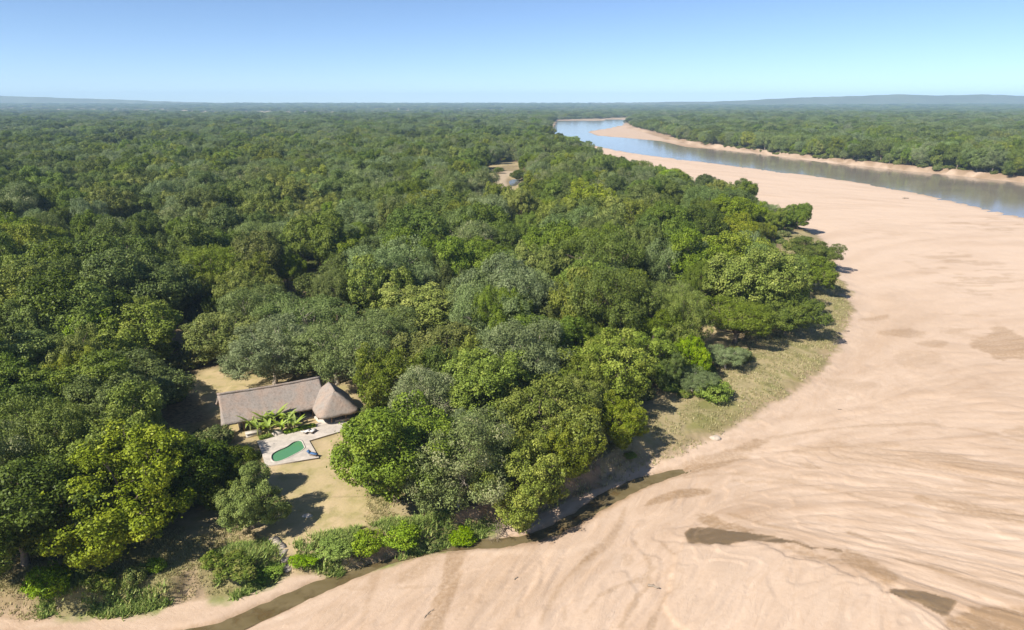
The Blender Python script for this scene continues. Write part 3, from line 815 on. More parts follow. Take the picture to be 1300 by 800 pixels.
# trees read from the photograph: crown centre, crown width, height in metres, kind, own label
HERO = [
 (18,652,180,13,'dark','big dark green tree at the left edge above the sand'),
 (150,614,178,14,'yellow','big yellow-green tree left of the lawn, brightest in the foreground'),
 (222,594,122,10.5,'dark','dark green tree leaning over the left end of the thatched house'),
 (318,636,80,7.5,'green','small round green tree standing alone on the lawn'),
 (280,600,80,8.5,'dark','dark green tree in front of the pool terrace\'s left corner'),
 (165,425,125,14,'olive','olive green tree with a pale top rising left behind the house'),
 (156,488,122,10.5,'dark','broad dark green tree in front of the pale-topped one left of the house'),
 (105,500,120,13,'green','leafy mid green tree upper left of the yellow-green tree'),
 (30,540,120,13,'dark','dark shaded tree at the left edge behind the big one'),
 (40,460,120,13,'green',None),(285,425,110,12,'olive',None),
 (345,445,110,13,'grey','pale grey-green feathery tree directly behind the house roof'),
 (425,445,110,13,'grey','pale grey-green feathery tree behind the open pavilion roof'),
 (480,425,100,13,'grey',None),(390,405,110,14,'grey',None),(320,395,95,14,'grey',None),
 (385,300,105,15,'grey',None),(500,320,90,14,'grey',None),
 (438,345,56,9,'bright','small bright green tree, brightest spot of the forest behind the house'),
 (378,440,48,10,'bright','small bright green tree among the feathery ones behind the house'),
 (545,395,120,13,'olive',None),(600,330,90,13,'green',None),(650,345,85,12,'green',None),
 (500,575,150,14,'green','big spreading leafy tree overhanging the lawn right of the pool'),
 (580,585,130,13,'twig','thin-leaved greyish tree on the bank above the stream'),
 (545,505,95,14,'twig','half-bare tree with pale twigs in the clump right of the house'),
 (497,487,92,13,'olive','olive green tree touching the right side of the pavilion roof'),
 (652,588,108,12,'olive','olive green tree whose shadow reaches the stream'),
 (700,530,125,13,'olive',None),(620,490,120,14,'green',None),(690,440,125,13,'green',None),(760,470,120,13,'olive',None),(560,445,105,13,'olive',None),
 (722,560,80,10,'olive',None),(785,534,60,8,'olive','low olive tree at the right end of the clump beside the grassy bank'),
 (826,448,78,11,'yellow','golden-green tree near the grassy river bank'),
 (880,480,52,5,'grey','low grey-green shrubby tree by the bright green bush'),
 (922,452,46,5,'grey','low grey-green shrubby tree at the foot of the flat-topped tree'),
 (935,408,105,10,'acacia','broad flat-topped feathery tree on the inside of the river bend'),
 (850,385,95,10,'acacia',None),(770,370,95,12,'olive',None),(800,325,90,12,'green',None),
 (1000,395,75,10,'dark','dark green tree at the forest edge above the grassy bank'),
 (1018,345,75,10,'green',None),(1035,318,52,9,'green','leafy tree at the tip of the forest point'),
 (1002,276,42,8,'bright',None),(945,238,33,14,'green','round leafy tree standing alone by the sandbank behind the forest point'),
 (914,233,20,8,'bright','small bright green tree left of the lone tree behind the forest point'),(633,216,11,5,'green','small leafy tree inside the dry clearing'),(659,221,20,8,'dark','dark tree standing behind the pond in the clearing'),(614,231,16,7,'green','leafy tree at the left edge of the dry clearing'),(668,240,20,9,'green','leafy tree at the right front edge of the dry clearing'),
]
trees = []   # x, y, base z, kind, variant, scale xy, scale z, rotation, label
for hx, hy, hw, h, k, lab in HERO:
    x, y = gp(hx, hy, GZ + h*0.58)
    dpt = proj(x, y, GZ + h*0.58)[2]
    rad = hw/FPX*dpt/2
    var = random.randrange(len(KINDS[k]))
    _, _, R0, h0 = KINDS[k][var]
    trees.append([x, y, float(ground_z(x, y)), k, var, rad/(R0*1.02), h/h0, random.uniform(0, 6.28), lab, rad])

# ------------------------------------------------------------------ fill the forest
def sd1(x, y, pg): return float(sdist(np.array([x]), np.array([y]), pg)[0])
keep_clear = [clear_pg, deck_pg, lawn_pg, yard_pg]
def scatter(d0, d1, cell, seed):
    r = np.random.default_rng(seed)
    ym_ = np.arange(d0*0.6, d1, cell)
    pts = []
    for yv in ym_:
        xw = 0.80*yv + 70
        xv = np.arange(-xw, xw, cell)
        pts.append(np.stack([xv + r.uniform(-.48, .48, len(xv))*cell, yv + r.uniform(-.48, .48, len(xv))*cell], 1))
    p = np.concatenate(pts)
    dd = np.hypot(p[:, 0], p[:, 1])
    p = p[(dd >= d0) & (dd < d1)]
    a, b = p[:, 0], p[:, 1]
    sf = sdist(a, b, forest_pg); sr = sdist(a, b, far_pg)
    ok = (sf > np.where((a > 15) & (b < 330), 15.0, np.where(b > 330, 5.0, 9.0))) | (sr > 8)
    for pg, mg in ((clear_pg, 3), (deck_pg, 5), (lawn_pg, 3), (yard_pg, 4)):
        if d0 < 800: ok &= sdist(a, b, pg) < -mg
    dn = np.hypot(a, b)
    ok &= r.random(len(a)) > savanna(a, b)*0.8
    for g_ in glades: ok &= np.hypot(a - g_[0], (b - g_[1] + 4)*0.55) > 6.5
    glade = (fbm(a*0.03, b*0.03, 121, 3) > 0.63) & (r.random(len(a)) < 0.85)
    ok &= ~glade
    return p[ok]
def pick(x, y, r):
    """kind of tree that grows at a place"""
    n1 = float(fbm(np.array([x*0.025]), np.array([y*0.025]), 131, 3)[0]); n2 = float(fbm(np.array([x*0.012]), np.array([y*0.012]), 137, 3)[0])
    d = math.hypot(x, y)
    w = dict(dark=2.4, green=2.6, olive=1.8, yellow=0.12, grey=1.5, bright=0.14, acacia=1.0, twig=0.5)
    if n1 > 0.56: w['grey'] *= 4; w['twig'] *= 1.8
    if n1 < 0.44: w['olive'] *= 2.5
    if n2 > 0.56: w['dark'] *= 2.5
    if x > 5 and d < 330: w['acacia'] *= 1.9; w['olive'] *= 1.5; w['dark'] *= 0.5; w['grey'] *= 0.4
    if x < -35 and d < 260: w['olive'] *= 0.8; w['grey'] *= 0.4; w['green'] *= 1.6
    if d > 350: w['grey'] *= 1.5; w['twig'] *= 2.0; w['olive'] *= 0.8
    ks = list(w); ws = np.array([w[k] for k in ks])
    return ks[r.choice(len(ks), p=ws/ws.sum())]
rf = np.random.default_rng(201)
sun_side = gps([(215,425),(305,425),(312,585),(205,585)], GZ + 6)      # keeps the house in the sun
row = []                                         # the front rank of trees on the far bank
fb_ = far_pg[1:11]
for a_, b_ in zip(fb_[:-1], fb_[1:]):
    L_ = np.hypot(*(b_ - a_)); n2_ = np.array([-(b_-a_)[1], (b_-a_)[0]])/L_
    sg_ = 1 if sd1(*( (a_+b_)/2 + n2_*20), far_pg) > 0 else -1
    for t_ in np.arange(0, L_, 7.0): row.append(a_ + (b_-a_)*t_/L_ + n2_*sg_*rf.uniform(11, 26))
cand = np.concatenate([np.array(row), scatter(60, 170, 8.2, 211), scatter(170, 330, 11.0, 213), scatter(330, 900, 12.0, 212)])
hx_ = np.array([[t[0], t[1], t[9]] for t in trees])
for x, y in cand:
    d = math.hypot(x, y)
    rad = float(np.clip(rf.lognormal(math.log(5.4 if d < 170 else 6.9), 0.38), 2.6, 11.5))
    if d < 330:
        hd = np.hypot(hx_[:, 0]-x, hx_[:, 1]-y)
        if (hd < 0.62*(hx_[:, 2] + rad*0.9)).any(): continue
    if d < 200 and max(sd1(x, y, yard_pg), sd1(x, y, lawn_pg), sd1(x, y, deck_pg)) > -(rad*0.85 + 1): continue
    if d < 200 and sd1(x, y, sun_side) > -rad*0.6: continue
    k = pick(x, y, rf)
    if x > 15 and y < 330:
        e = sd1(x, y, forest_pg)
        if e < 15 + rad*0.5: rad = max(2.8, rad*0.7)
    var = int(rf.integers(len(KINDS[k])))
    _, _, R0, h0 = KINDS[k][var]
    h = float(np.clip(rad*1.85*rf.uniform(0.75, 1.3) + 2.0, 4.5, 20.0))
    if y > 265 and x > 60:
        e = sd1(x, y, forest_pg)
        if 0 < e < 45: h *= 0.62 + 0.25*e/45; rad *= 0.8
    trees.append([x, y, float(ground_z(x, y)), k, var, rad/R0, h/h0, float(rf.uniform(0, 6.28)), None, rad])

# the 300 that show largest, inside the frame, stand as trees of their own; the others are the forest
def pic(t):
    h = KINDS[t[3]][t[4]][3]*t[6]
    px, py, d = proj(t[0], t[1], t[2] + h*0.6)
    return px, py, d
def big(t):
    px, py, d = pic(t)
    rp = t[9]*FPX/max(d, 1)
    if px < -rp*0.4 or px > 1300 + rp*0.4 or d < 5 or py > 830: return 0
    return rp*(3 if t[8] else 1)
order = sorted(range(len(trees)), key=lambda i: -big(trees[i]))
NH = len(HERO)
chosen = set(range(NH)) | set([i for i in order if i >= NH and big(trees[i]) > 0][:300 - NH])

def region(px, py):
    if px < 260 and py > 520: return 'in the lower left woods beside the lawn'
    if px < 260 and py > 420: return 'in the woods left of the house'
    if px < 260: return 'in the upper left woods'
    if px < 470 and py > 420: return 'close around the thatched house'
    if px < 470 and py > 350: return 'in the woods behind the house'
    if px < 470: return 'far back behind the house'
    if px < 660 and py > 470: return 'in the clump between house and stream'
    if px < 660 and py > 380: return 'in the woods right behind the pavilion'
    if px < 660: return 'in the central woods before the clearing'
    if px < 830 and py > 450: return 'above the stream and its bank'
    if px < 830 and py > 360: return 'in the woods left of the grassy bank'
    if px < 830: return 'in the woods right of the clearing'
    if py > 380: return 'along the grassy bank of the sand bend'
    return 'on the forest point beside the sand'
ONES = ['', 'first', 'second', 'third', 'fourth', 'fifth', 'sixth', 'seventh', 'eighth', 'ninth', 'tenth', 'eleventh', 'twelfth', 'thirteenth', 'fourteenth', 'fifteenth',
        'sixteenth', 'seventeenth', 'eighteenth', 'nineteenth']
def ordinal(n):
    if n == 1: return 'nearest'
    if n < 20: return ONES[n] + ' nearest'
    t, o = divmod(n, 10)
    return (('twent', 'thirt', 'fort', 'fift')[t-2] + ('ieth' if not o else 'y-' + ONES[o])) + ' nearest'
count = {}
crown_src = {}; trunk_src = {}
for i in sorted(chosen, key=lambda i: pic(trees[i])[2]):
    t = trees[i]
    x, y, z, k, var, sxy, sz, rot, lab, rad = t
    px, py, d = pic(t)
    reg = region(px, py)
    c = count.get((k, reg), 0); count[(k, reg)] = c + 1
    cme, tme, R0, h0 = KINDS[k][var]
    root = empty(NAME[k], (x, y, z), rot)
    tr = obj('trunk', tme, root); cr = obj('crown', cme, root)
    for o in (tr, cr): o.scale = (sxy, sxy, sz)
    crown_src.setdefault((k, var), cr); trunk_src.setdefault((k, var), tr)
    tag(root, lab or f'{ordinal(c + 1)} {DESC[k]} {reg}', 'tree', 'trees of the riverside forest')
for k in KINDS:                                   # every kind has a standing example to copy for the forest
    for var in range(len(KINDS[k])):
        if (k, var) not in crown_src:
            i = next(i for i in range(len(trees)) if trees[i][3] == k)
            crown_src[(k, var)] = crown_src[(k, trees[i][4])]; trunk_src[(k, var)] = trunk_src[(k, trees[i][4])]

# ------------------------------------------------------------------ the rest of the forest, one mass
rest = [t for i, t in enumerate(trees) if i not in chosen]
fx_, fi, fr, fs = [], [], [], []
keys = sorted(crown_src)
kid = {k: n for n, k in enumerate(keys)}
for t in rest:
    fx_.append((t[0], t[1], t[2])); fi.append(kid[(t[3], t[4])]); fr.append(t[7]); fs.append((t[5], t[5], t[6]))
r3 = np.random.default_rng(301)
KW = np.array([dict(dark=2.4, green=2.6, olive=1.3, yellow=0.12, grey=2.2, bright=0.1, acacia=1.0, twig=1.0)[k[0]] for k in keys]); KW /= KW.sum()
for d0, d1, cell, wide in ((900, 2000, 13.0, 1.3), (2000, 4200, 19, 1.7), (4200, 12000, 46, 3.2)):
    p = scatter(d0, d1, cell, int(d0))
    gz_ = ground_z(p[:, 0], p[:, 1])
    ki = r3.choice(len(keys), len(p), p=KW)
    for (x, y), z, k in zip(p, gz_, ki):
        s = float(np.clip(r3.lognormal(math.log(0.64), 0.38), 0.3, 1.3))
        fx_.append((x, y, z - 0.4)); fi.append(int(k)); fr.append(r3.uniform(0, 6.28)); fs.append((s*wide, s*wide, s*1.08*r3.uniform(0.85, 1.15)))
pm = bpy.data.meshes.new('forest')
pm.vertices.add(len(fx_)); pm.vertices.foreach_set('co', np.array(fx_, np.float32).ravel())
a = pm.attributes.new('pick', 'INT', 'POINT'); a.data.foreach_set('value', np.array(fi, np.int32))
a = pm.attributes.new('turn', 'FLOAT_VECTOR', 'POINT'); a.data.foreach_set('vector', np.stack([np.zeros(len(fr)), np.zeros(len(fr)), np.array(fr)], 1).astype(np.float32).ravel())
a = pm.attributes.new('size', 'FLOAT_VECTOR', 'POINT'); a.data.foreach_set('vector', np.array(fs, np.float32).ravel())
forest = obj('forest', pm)
tag(forest, 'mixed green woodland running back to the horizon', None, None, 'stuff')

def scatter_nodes(o, sources):
    g = bpy.data.node_groups.new('scatter', 'GeometryNodeTree')
    g.interface.new_socket('Geometry', in_out='INPUT', socket_type='NodeSocketGeometry')
    g.interface.new_socket('Geometry', in_out='OUTPUT', socket_type='NodeSocketGeometry')
    gi = g.nodes.new('NodeGroupInput'); go = g.nodes.new('NodeGroupOutput')
    def na(name, t):
        n = g.nodes.new('GeometryNodeInputNamedAttribute'); n.data_type = t; n.inputs['Name'].default_value = name
        return n.outputs['Attribute']
    pk, tn_, sz_ = na('pick', 'INT'), na('turn', 'FLOAT_VECTOR'), na('size', 'FLOAT_VECTOR')
    jn_ = g.nodes.new('GeometryNodeJoinGeometry')
    for idx, src in sources:
        cmp = g.nodes.new('FunctionNodeCompare'); cmp.data_type = 'INT'; cmp.operation = 'EQUAL'
        ins = [s for s in cmp.inputs if s.type == 'INT']
        g.links.new(pk, ins[0]); ins[1].default_value = idx
        oi = g.nodes.new('GeometryNodeObjectInfo'); oi.transform_space = 'ORIGINAL'
        oi.inputs['Object'].default_value = src
        oi.inputs['As Instance'].default_value = False
        ip = g.nodes.new('GeometryNodeInstanceOnPoints')
        g.links.new(gi.outputs[0], ip.inputs['Points'])
        g.links.new(cmp.outputs[0], ip.inputs['Selection'])
        g.links.new(oi.outputs['Geometry'], ip.inputs['Instance'])
        g.links.new(tn_, ip.inputs['Rotation'])
        g.links.new(sz_, ip.inputs['Scale'])
        g.links.new(ip.outputs[0], jn_.inputs[0])
    g.links.new(jn_.outputs[0], go.inputs[0])
    md = o.modifiers.new('scatter', 'NODES'); md.node_group = g
scatter_nodes(forest, [(kid[k], crown_src[k]) for k in keys] + [(kid[k], trunk_src[k]) for k in keys])

# ------------------------------------------------------------------ shrubs on the banks, each its own
def copy_thing(root, loc, rz, sc, label):
    c = root.copy(); col.objects.link(c); c.location = loc; c.rotation_euler = (0, 0, rz); c.scale = sc
    for ch in root.children:
        d = ch.copy(); col.objects.link(d); d.parent = c
    if label: c['label'] = label
    return c
bush_bright, _, _ = make_crown('bush_bright', MAT['bright'], 96, R0=3.0, height=3.4, squash=0.55, nl=9, nleaf=5000, leaf=0.30, npuff=150, puff=0.6, low=-0.4, droop=0.4, aspect=0.5)
def stems(name, seed):
    r = np.random.default_rng(seed); mb = MB()
    for k in range(6):
        a_ = k*1.05 + r.uniform(-.3, .3)
        mb.tube([(0.1*math.cos(a_), 0.1*math.sin(a_), -0.3), (0.7*math.cos(a_), 0.7*math.sin(a_), 1.1), (1.6*math.cos(a_), 1.6*math.sin(a_), 2.2)], [0.07, 0.05, 0.02], 4)
    return mb.build(name, bark)
stem_me = stems('stems', 5)
SHRUBS = [  # px, py of the base middle, width px, height m, mesh, label
 (908,505,44,3.2,'b','bright green bush at the edge of the grassy bank'),
 (850,498,26,2.0,'b','small bright green bush left of the grey shrubby tree'),
 (512,680,46,2.0,'b','bright green reedy bush under the big spreading tree'),
 (462,692,42,1.9,'b','rounded bright green bush on the bank lip below the lawn'),
 (424,700,48,1.2,'b','low green bush right of the stone steps'),
 (388,704,36,0.9,'b','lowest green bush nearest the right of the steps'),
 (300,724,48,1.3,'g','dark green shrub on the bank left of the stone steps'),
 (272,722,26,1.4,'g','small shrub at the left end of the grassy bank by the steps'),
 (338,714,42,1.1,'b','green bush hugging the left side of the stone steps'),
 (175,740,24,1.6,'g','rounded dark green shrub on the bank below the yellow-green tree'),
 (200,728,22,1.6,'b','bright green bush right of the rounded shrub on the lower left bank'),
 (130,748,30,1.4,'g','low green shrub on the lower left bank beside the shadow'),
 (60,752,52,2.6,'b','green bush under the big dark tree at lower left'),
 (588,668,34,1.6,'b','grassy green bush on the bank lip under the thin-leaved tree'),
 (545,678,24,1.2,'g','small low shrub between the reedy bush and the stream'),
 (868,505,18,1.2,'g','small brownish shrub between the two bright green bushes'),
 (840,480,30,2.0,'g','low shrub under the golden-green tree'),
 (800,575,14,0.8,'b','tiny green bush on the bank near the shaded stream'),
 (932,250,18,1.4,'g','low shrub in the dry grass behind the forest point'),
 (972,262,14,1.2,'g','small round bush at the sand edge behind the forest point'),
]
proto = {}
for px, py, w, h, m_, lab in SHRUBS:
    x, y = gp(px, py, 2.0 if py > 300 else GZ)
    z = float(ground_z(x, y))
    d = proj(x, y, z)[2]
    s = w/FPX*d/2/3.0
    if m_ not in proto:
        root = empty('shrub')
        obj('stems', stem_me, root); obj('foliage', bush_bright if m_ == 'b' else bush_me, root)
        tag(root, lab, 'shrub', 'shrubs along the river bank')
        root.location = (x, y, z - 0.1); root.rotation_euler = (0, 0, random.uniform(0, 6)); root.scale = (s, s, h/3.4)
        proto[m_] = root
    else:
        copy_thing(proto[m_], (x, y, z - 0.1), random.uniform(0, 6), (s, s, h/3.4), lab)

# undergrowth between the trunks
up_, uf, ur, us = [], [], [], []
ru = np.random.default_rng(401)
fb = far_pg[1:10]; fbp = []
for a_, b_ in zip(fb[:-1], fb[1:]):
    for _ in range(int(np.hypot(*(b_-a_))/3.2)):
        t_ = ru.random(); q_ = a_ + (b_-a_)*t_; nrm_ = np.array([-(b_-a_)[1], (b_-a_)[0]])/np.hypot(*(b_-a_)); sgn = 1 if inside(np.array([q_[0]+nrm_[0]*5]), np.array([q_[1]+nrm_[1]*5]), far_pg)[0] else -1
        fbp.append(q_ + nrm_*sgn*ru.uniform(4, 24))
for x, y in np.concatenate([scatter(60, 420, 5.2, 411), scatter(420, 900, 10, 412), np.array(fbp)]):
    if ru.random() < 0.45: continue
    s = ru.uniform(0.5, 1.2); up_.append((x, y, float(ground_z(x, y)) - 0.2)); uf.append(int(ru.integers(2))); ur.append((0, 0, ru.uniform(0, 6.28))); us.append((s, s, s*ru.uniform(0.6, 1.0)))
um = bpy.data.meshes.new('undergrowth')
um.vertices.add(len(up_)); um.vertices.foreach_set('co', np.array(up_, np.float32).ravel())
a = um.attributes.new('pick', 'INT', 'POINT'); a.data.foreach_set('value', np.array(uf, np.int32))
a = um.attributes.new('turn', 'FLOAT_VECTOR', 'POINT'); a.data.foreach_set('vector', np.array(ur, np.float32).ravel())
a = um.attributes.new('size', 'FLOAT_VECTOR', 'POINT'); a.data.foreach_set('vector', np.array(us, np.float32).ravel())
und = tag(obj('undergrowth', um), 'bushy undergrowth between the forest trees', None, None, 'stuff')
scatter_nodes(und, [(0, next(c for c in proto['g'].children if c.name.startswith('foliage'))), (1, next(c for c in proto['g'].children if c.name.startswith('foliage')))])

# ------------------------------------------------------------------ grass tufts
def grass_stuff(name, pts, mat, h, w, nb_, seed, lean=0.5):
    r = np.random.default_rng(seed)
    n = len(pts)
    base = np.repeat(pts, nb_, 0)
    base = base + np.concatenate([r.normal(0, w, (n*nb_, 2)), np.zeros((n*nb_, 1))], 1)
    ang = r.uniform(0, 6.28, n*nb_); hh = h*r.uniform(0.5, 1.3, n*nb_)
    d = np.stack([np.cos(ang), np.sin(ang), np.zeros_like(ang)], 1); s = np.stack([-np.sin(ang), np.cos(ang), np.zeros_like(ang)], 1)
    ww = (h*0.16*r.uniform(0.6, 1.4, n*nb_))[:, None]
    top = base + d*(hh*lean*r.uniform(0.2, 1.3, n*nb_))[:, None] + np.array([0, 0, 1])*hh[:, None]
    v = np.stack([base - s*ww, base + s*ww, top], 1).reshape(-1, 3)
    f = np.arange(len(v)).reshape(-1, 3)
    lv = r.random(n*nb_); pv = np.repeat(r.random(n), nb_)
    return tag(obj(name, mesh_np(name, v, f, mat, False, {'lv': ('FACE', lv), 'pv': ('FACE', pv)})), 'grass growing along the river bank', None, None, 'stuff')
def pts_where(cond, n, seed, box):
    r = np.random.default_rng(seed)
    a_ = r.uniform(box[0], box[1], n*6); b_ = r.uniform(box[2], box[3], n*6)
    k = cond(a_, b_)
    a_, b_ = a_[k][:n], b_[k][:n]
    return np.stack([a_, b_, ground_z(a_, b_) - 0.03], 1)
dry_grass = leaf_mat('dry_grass', (0.28, 0.24, 0.10), (0.47, 0.41, 0.21), (0.22, 0.24, 0.08), 0.3, 0.0, 0.0, 0.2, 0.2)
green_grass = leaf_mat('green_grass', (0.15, 0.25, 0.025), (0.30, 0.40, 0.06), (0.48, 0.46, 0.13), 0.25, 0.0, 0.0, 0.4, 0.1)
def c_fringe(a_, b_):
    e = sdist(a_, b_, forest_pg) + (fbm(a_*0.3, b_*0.3, 441) - .5)*3
    return (e > np.where(a_ < 40, -2.2, -0.8)) & (e < 19) & (b_ < 330) & (fbm(a_*0.18, b_*0.18, 443) > 0.36)
grass_stuff('dry_grass', pts_where(c_fringe, 12000, 451, (8, 135, 88, 320)), dry_grass, 0.38, 0.22, 7, 452)
def c_near(a_, b_):
    e = sdist(a_, b_, forest_pg) + (fbm(a_*0.3, b_*0.3, 461) - .5)*3
    return (e > -0.7) & (e < 13) & (a_ < 12) & (fbm(a_*0.2, b_*0.2, 463) > 0.36) & (sdist(a_, b_, lawn_pg) < 0.5)
grass_stuff('dry_grass', pts_where(c_near, 9000, 465, (-66, 12, 68, 112)), dry_grass, 0.32, 0.2, 6, 466)
gpl = [gps(p, 1.7) for p in ([(110,728),(150,722),(205,722),(212,752),(150,766),(60,768),(30,763),(60,755)], [(255,716),(300,700),(345,695),(362,720),(300,745),(265,746)],
       [(370,692),(430,684),(480,672),(520,664),(560,660),(620,655),(638,658),(560,681),(480,702),(430,716),(385,710)])]
def c_green(a_, b_):
    k = np.zeros(a_.shape, bool)
    for p in gpl: k |= sdist(a_, b_, p + 0.0) > (fbm(a_*0.3, b_*0.3, 447) - .5)*2
    return k & (fbm(a_*0.25, b_*0.25, 449) > 0.42)
grass_stuff('green_grass', pts_where(c_green, 5000, 453, (-62, 0, 70, 100)), green_grass, 0.62, 0.3, 10, 454, 1.1)

# ------------------------------------------------------------------ the house
def thatch_material(name, c1, c2, c3):
    m, nt, b = new_mat(name)
    tc = N(nt, 'ShaderNodeTexCoord').outputs['Object']
    mp = N(nt, 'ShaderNodeMapping'); nt.links.new(tc, mp.inputs[0]); mp.inputs['Scale'].default_value = (1, 1, 0.35)
    n1 = noise(nt, 9.0, 5, 0.7, mp.outputs[0]); n2 = noise(nt, 0.35, 4, 0.6, tc); n3 = noise(nt, 2.2, 5, 0.7, tc)
    c = mixc(nt, ramp(nt, n2, 0.42, 0.62), c1, c2)
    c = mixc(nt, mth(nt, 'MULTIPLY', ramp(nt, n1, 0.3, 0.75), 0.6), c, c3)
    c = mixc(nt, mth(nt, 'MULTIPLY', ramp(nt, n3, 0.48, 0.72), 0.6), c, (0.15, 0.115, 0.09))
    nt.links.new(c, b.inputs['Base Color'])
    b.inputs['Roughness'].default_value = 0.95; b.inputs['Specular IOR Level'].default_value = 0.1
    bump(nt, mth(nt, 'ADD', n1, n3), 0.9, 0.12, b)
    return m
thatch = thatch_material('thatch', (0.25, 0.215, 0.185), (0.31, 0.22, 0.165), (0.40, 0.35, 0.30))
plaster = plain('white_plaster', (0.590, 0.541, 0.467), 0.85, 0.1, 1.5, 0.01)
paving = plain('pale_paving', (0.443, 0.389, 0.328), 0.8, 0.2, 0.9, 0.01)
deck_edge = plain('terrace_wall', (0.344, 0.287, 0.221), 0.9, 0.2, 3.0, 0.02)
dark_wood = plain('dark_wood', (0.11, 0.07, 0.045), 0.7, 0.25, 5.0, 0.01)
pole_wood = plain('pole_wood', (0.230, 0.156, 0.098), 0.8, 0.25, 5.0, 0.01)
white_fab = plain('white_cushion', (0.615, 0.590, 0.558), 0.9, 0.05, 4.0)
blue_fab = plain('blue_cushion', (0.06, 0.13, 0.26), 0.8, 0.15, 4.0)
glassm = plain('window_glass', (0.03, 0.035, 0.04), 0.08, 0.1, 2.0, 0, 0, 0.6)
pool_tile = plain('pool_tile', (0.10, 0.36, 0.22), 0.4, 0.15, 4.0)
stone = plain('stone', (0.410, 0.344, 0.271), 0.9, 0.2, 2.0, 0.04)

HA = R(27.0)
hu = np.array([math.cos(HA), math.sin(HA)]); hv = np.array([math.sin(HA), -math.cos(HA)])
RZ, EZ = 8.6, 4.75
rl = np.array(gp(276, 501, RZ))
HL, HW = 18.6, 5.4                              # roof length, half width
centre = rl + hu*HL/2
house = empty('thatched_house', (centre[0], centre[1], GZ), HA)
tag(house, 'long low house with grey-brown thatched roof and open thatched pavilion beside the pool', 'house')
def roof_mesh(name, L, W, zr_, ze, thick, mat, seed, nu=46, nv=16, over=0.0):
    """a thick, slightly sagging gabled thatch; local x along the ridge"""
    r = np.random.default_rng(seed)
    us_ = np.linspace(-L/2, L/2, nu); vs_ = np.linspace(-1, 1, 2*nv + 1)
    U, V = np.meshgrid(us_, vs_, indexing='ij')
    S = np.abs(V)
    yy = -V*W
    zz = zr_ + (ze - zr_)*(S**1.06) - 0.10*np.sin(S*math.pi) - 0.18*(1 - (2*U/L)**2)*(1-S)
    zz += (fbm(U*1.3 + 50, V*W*1.3 + 50, seed) - .5)*0.22
    edge_n = (fbm(U*3 + 9, V*3 + 9, seed + 2) - .5)
    yy = yy + np.sign(-V)*(S > 0.98)*edge_n*0.35
    xx = U + ((np.abs(U) > L/2 - 0.01)*np.sign(U))*(0.35*S**2 + edge_n*0.3)
    top = np.stack([xx, yy, zz], -1).reshape(-1, 3)
    bot = top.copy(); bot[:, 2] -= thick; bot[:, 0] *= 0.985; bot[:, 1] *= 0.97
    n0 = len(top); k = 2*nv + 1
    i = (np.arange(nu-1)[:, None]*k + np.arange(k-1)[None, :]).ravel()
    q = [np.stack([i, i+1, i+k+1, i+k], 1), np.stack([i+n0, i+k+n0, i+k+1+n0, i+1+n0], 1)]
    ring = list(range(0, k)) + [a_*k + k-1 for a_ in range(1, nu)] + [(nu-1)*k + b_ for b_ in range(k-2, -1, -1)] + [a_*k for a_ in range(nu-2, 0, -1)]
    ring = np.array(ring); rn = np.roll(ring, -1)
    q.append(np.stack([ring, ring+n0, rn+n0, rn], 1))
    me = mesh_np(name, np.vstack([top, bot]), np.concatenate(q), mat, False)
    import bmesh
    bm = bmesh.new(); bm.from_mesh(me); bmesh.ops.recalc_face_normals(bm, faces=bm.faces[:]); bm.to_mesh(me); bm.free()
    return me
roof = obj('roof', roof_mesh('roof', HL, HW, RZ - GZ, EZ - GZ, 0.34, thatch, 3), house)
mb = MB()
cap_x = np.linspace(-HL/2 - 0.1, HL/2 + 0.1, 24)
mb.tube([(a_, 0, RZ - GZ - 0.18*(1-(2*a_/HL)**2) + 0.03 + random.uniform(-.03, .03)) for a_ in cap_x], 0.26, 8)
obj('ridge_cap', mb.build('ridge_cap', thatch), roof)
def wall_box(name, c, d, mat=None, par=house):
    m2 = MB(); m2.box(c, d); return obj(name, m2.build(name, mat or plaster), par)
wall_box('wall', (-1.6, 4.2, 1.3), (9.6, 0.25, 2.6))
fw = wall_box('wall', (-2.6, -3.0, 1.3), (7.4, 0.25, 2.6))
rw = wall_box('wall', (3.1, 0.55, 1.3), (0.25, 7.0, 2.6))
# gable wall on the lit end
gm = MB()
gm.add([(-6.55, -4.0, 0), (-6.55, 4.3, 0), (-6.55, 4.3, 2.75), (-6.55, 0, 5.55), (-6.55, -4.0, 2.95), (-6.3, -4.0, 0), (-6.3, 4.3, 0), (-6.3, 4.3, 2.75), (-6.3, 0, 5.55), (-6.3, -4.0, 2.95)],
       [[0,1,6,5],[1,2,7,6],[2,3,8,7],[3,4,9,8],[4,0,5,9],[0,4,3,2],[5,7,8,9]], [[0,2,1],[5,6,7]])
gw = obj('gable_wall', gm.build('gable_wall', plaster), house)
w_ = wall_box('window', (-6.57, 0.6, 1.5), (0.06, 1.5, 1.1), dark_wood)
wall_box('pane', (-6.605, 0.6, 1.5), (0.03, 1.3, 0.9), glassm, w_)
for wx in (-4.6, -2.2):
    w_ = wall_box('window', (wx, -3.15, 1.5), (1.3, 0.06, 1.2), dark_wood); wall_box('pane', (wx, -3.19, 1.5), (1.1, 0.03, 1.0), glassm, w_)
dr = wall_box('door', (0.2, -3.15, 1.1), (1.0, 0.07, 2.1), dark_wood); wall_box('handle', (0.6, -3.22, 1.05), (0.05, 0.06, 0.18), stone, dr)
wall_box('veranda_floor', (3.3, -1.2, 0.12), (7.6, 7.2, 0.36), paving)
for px_ in (-5.8, -2.4, 1.0, 4.2, 6.6):
    m2 = MB(); m2.tube([(px_, -4.7, -0.2), (px_ + 0.03, -4.7, 1.2), (px_, -4.68, 2.35)], [0.13, 0.12, 0.11], 8)
    obj('post', m2.build('post', pole_wood), house)
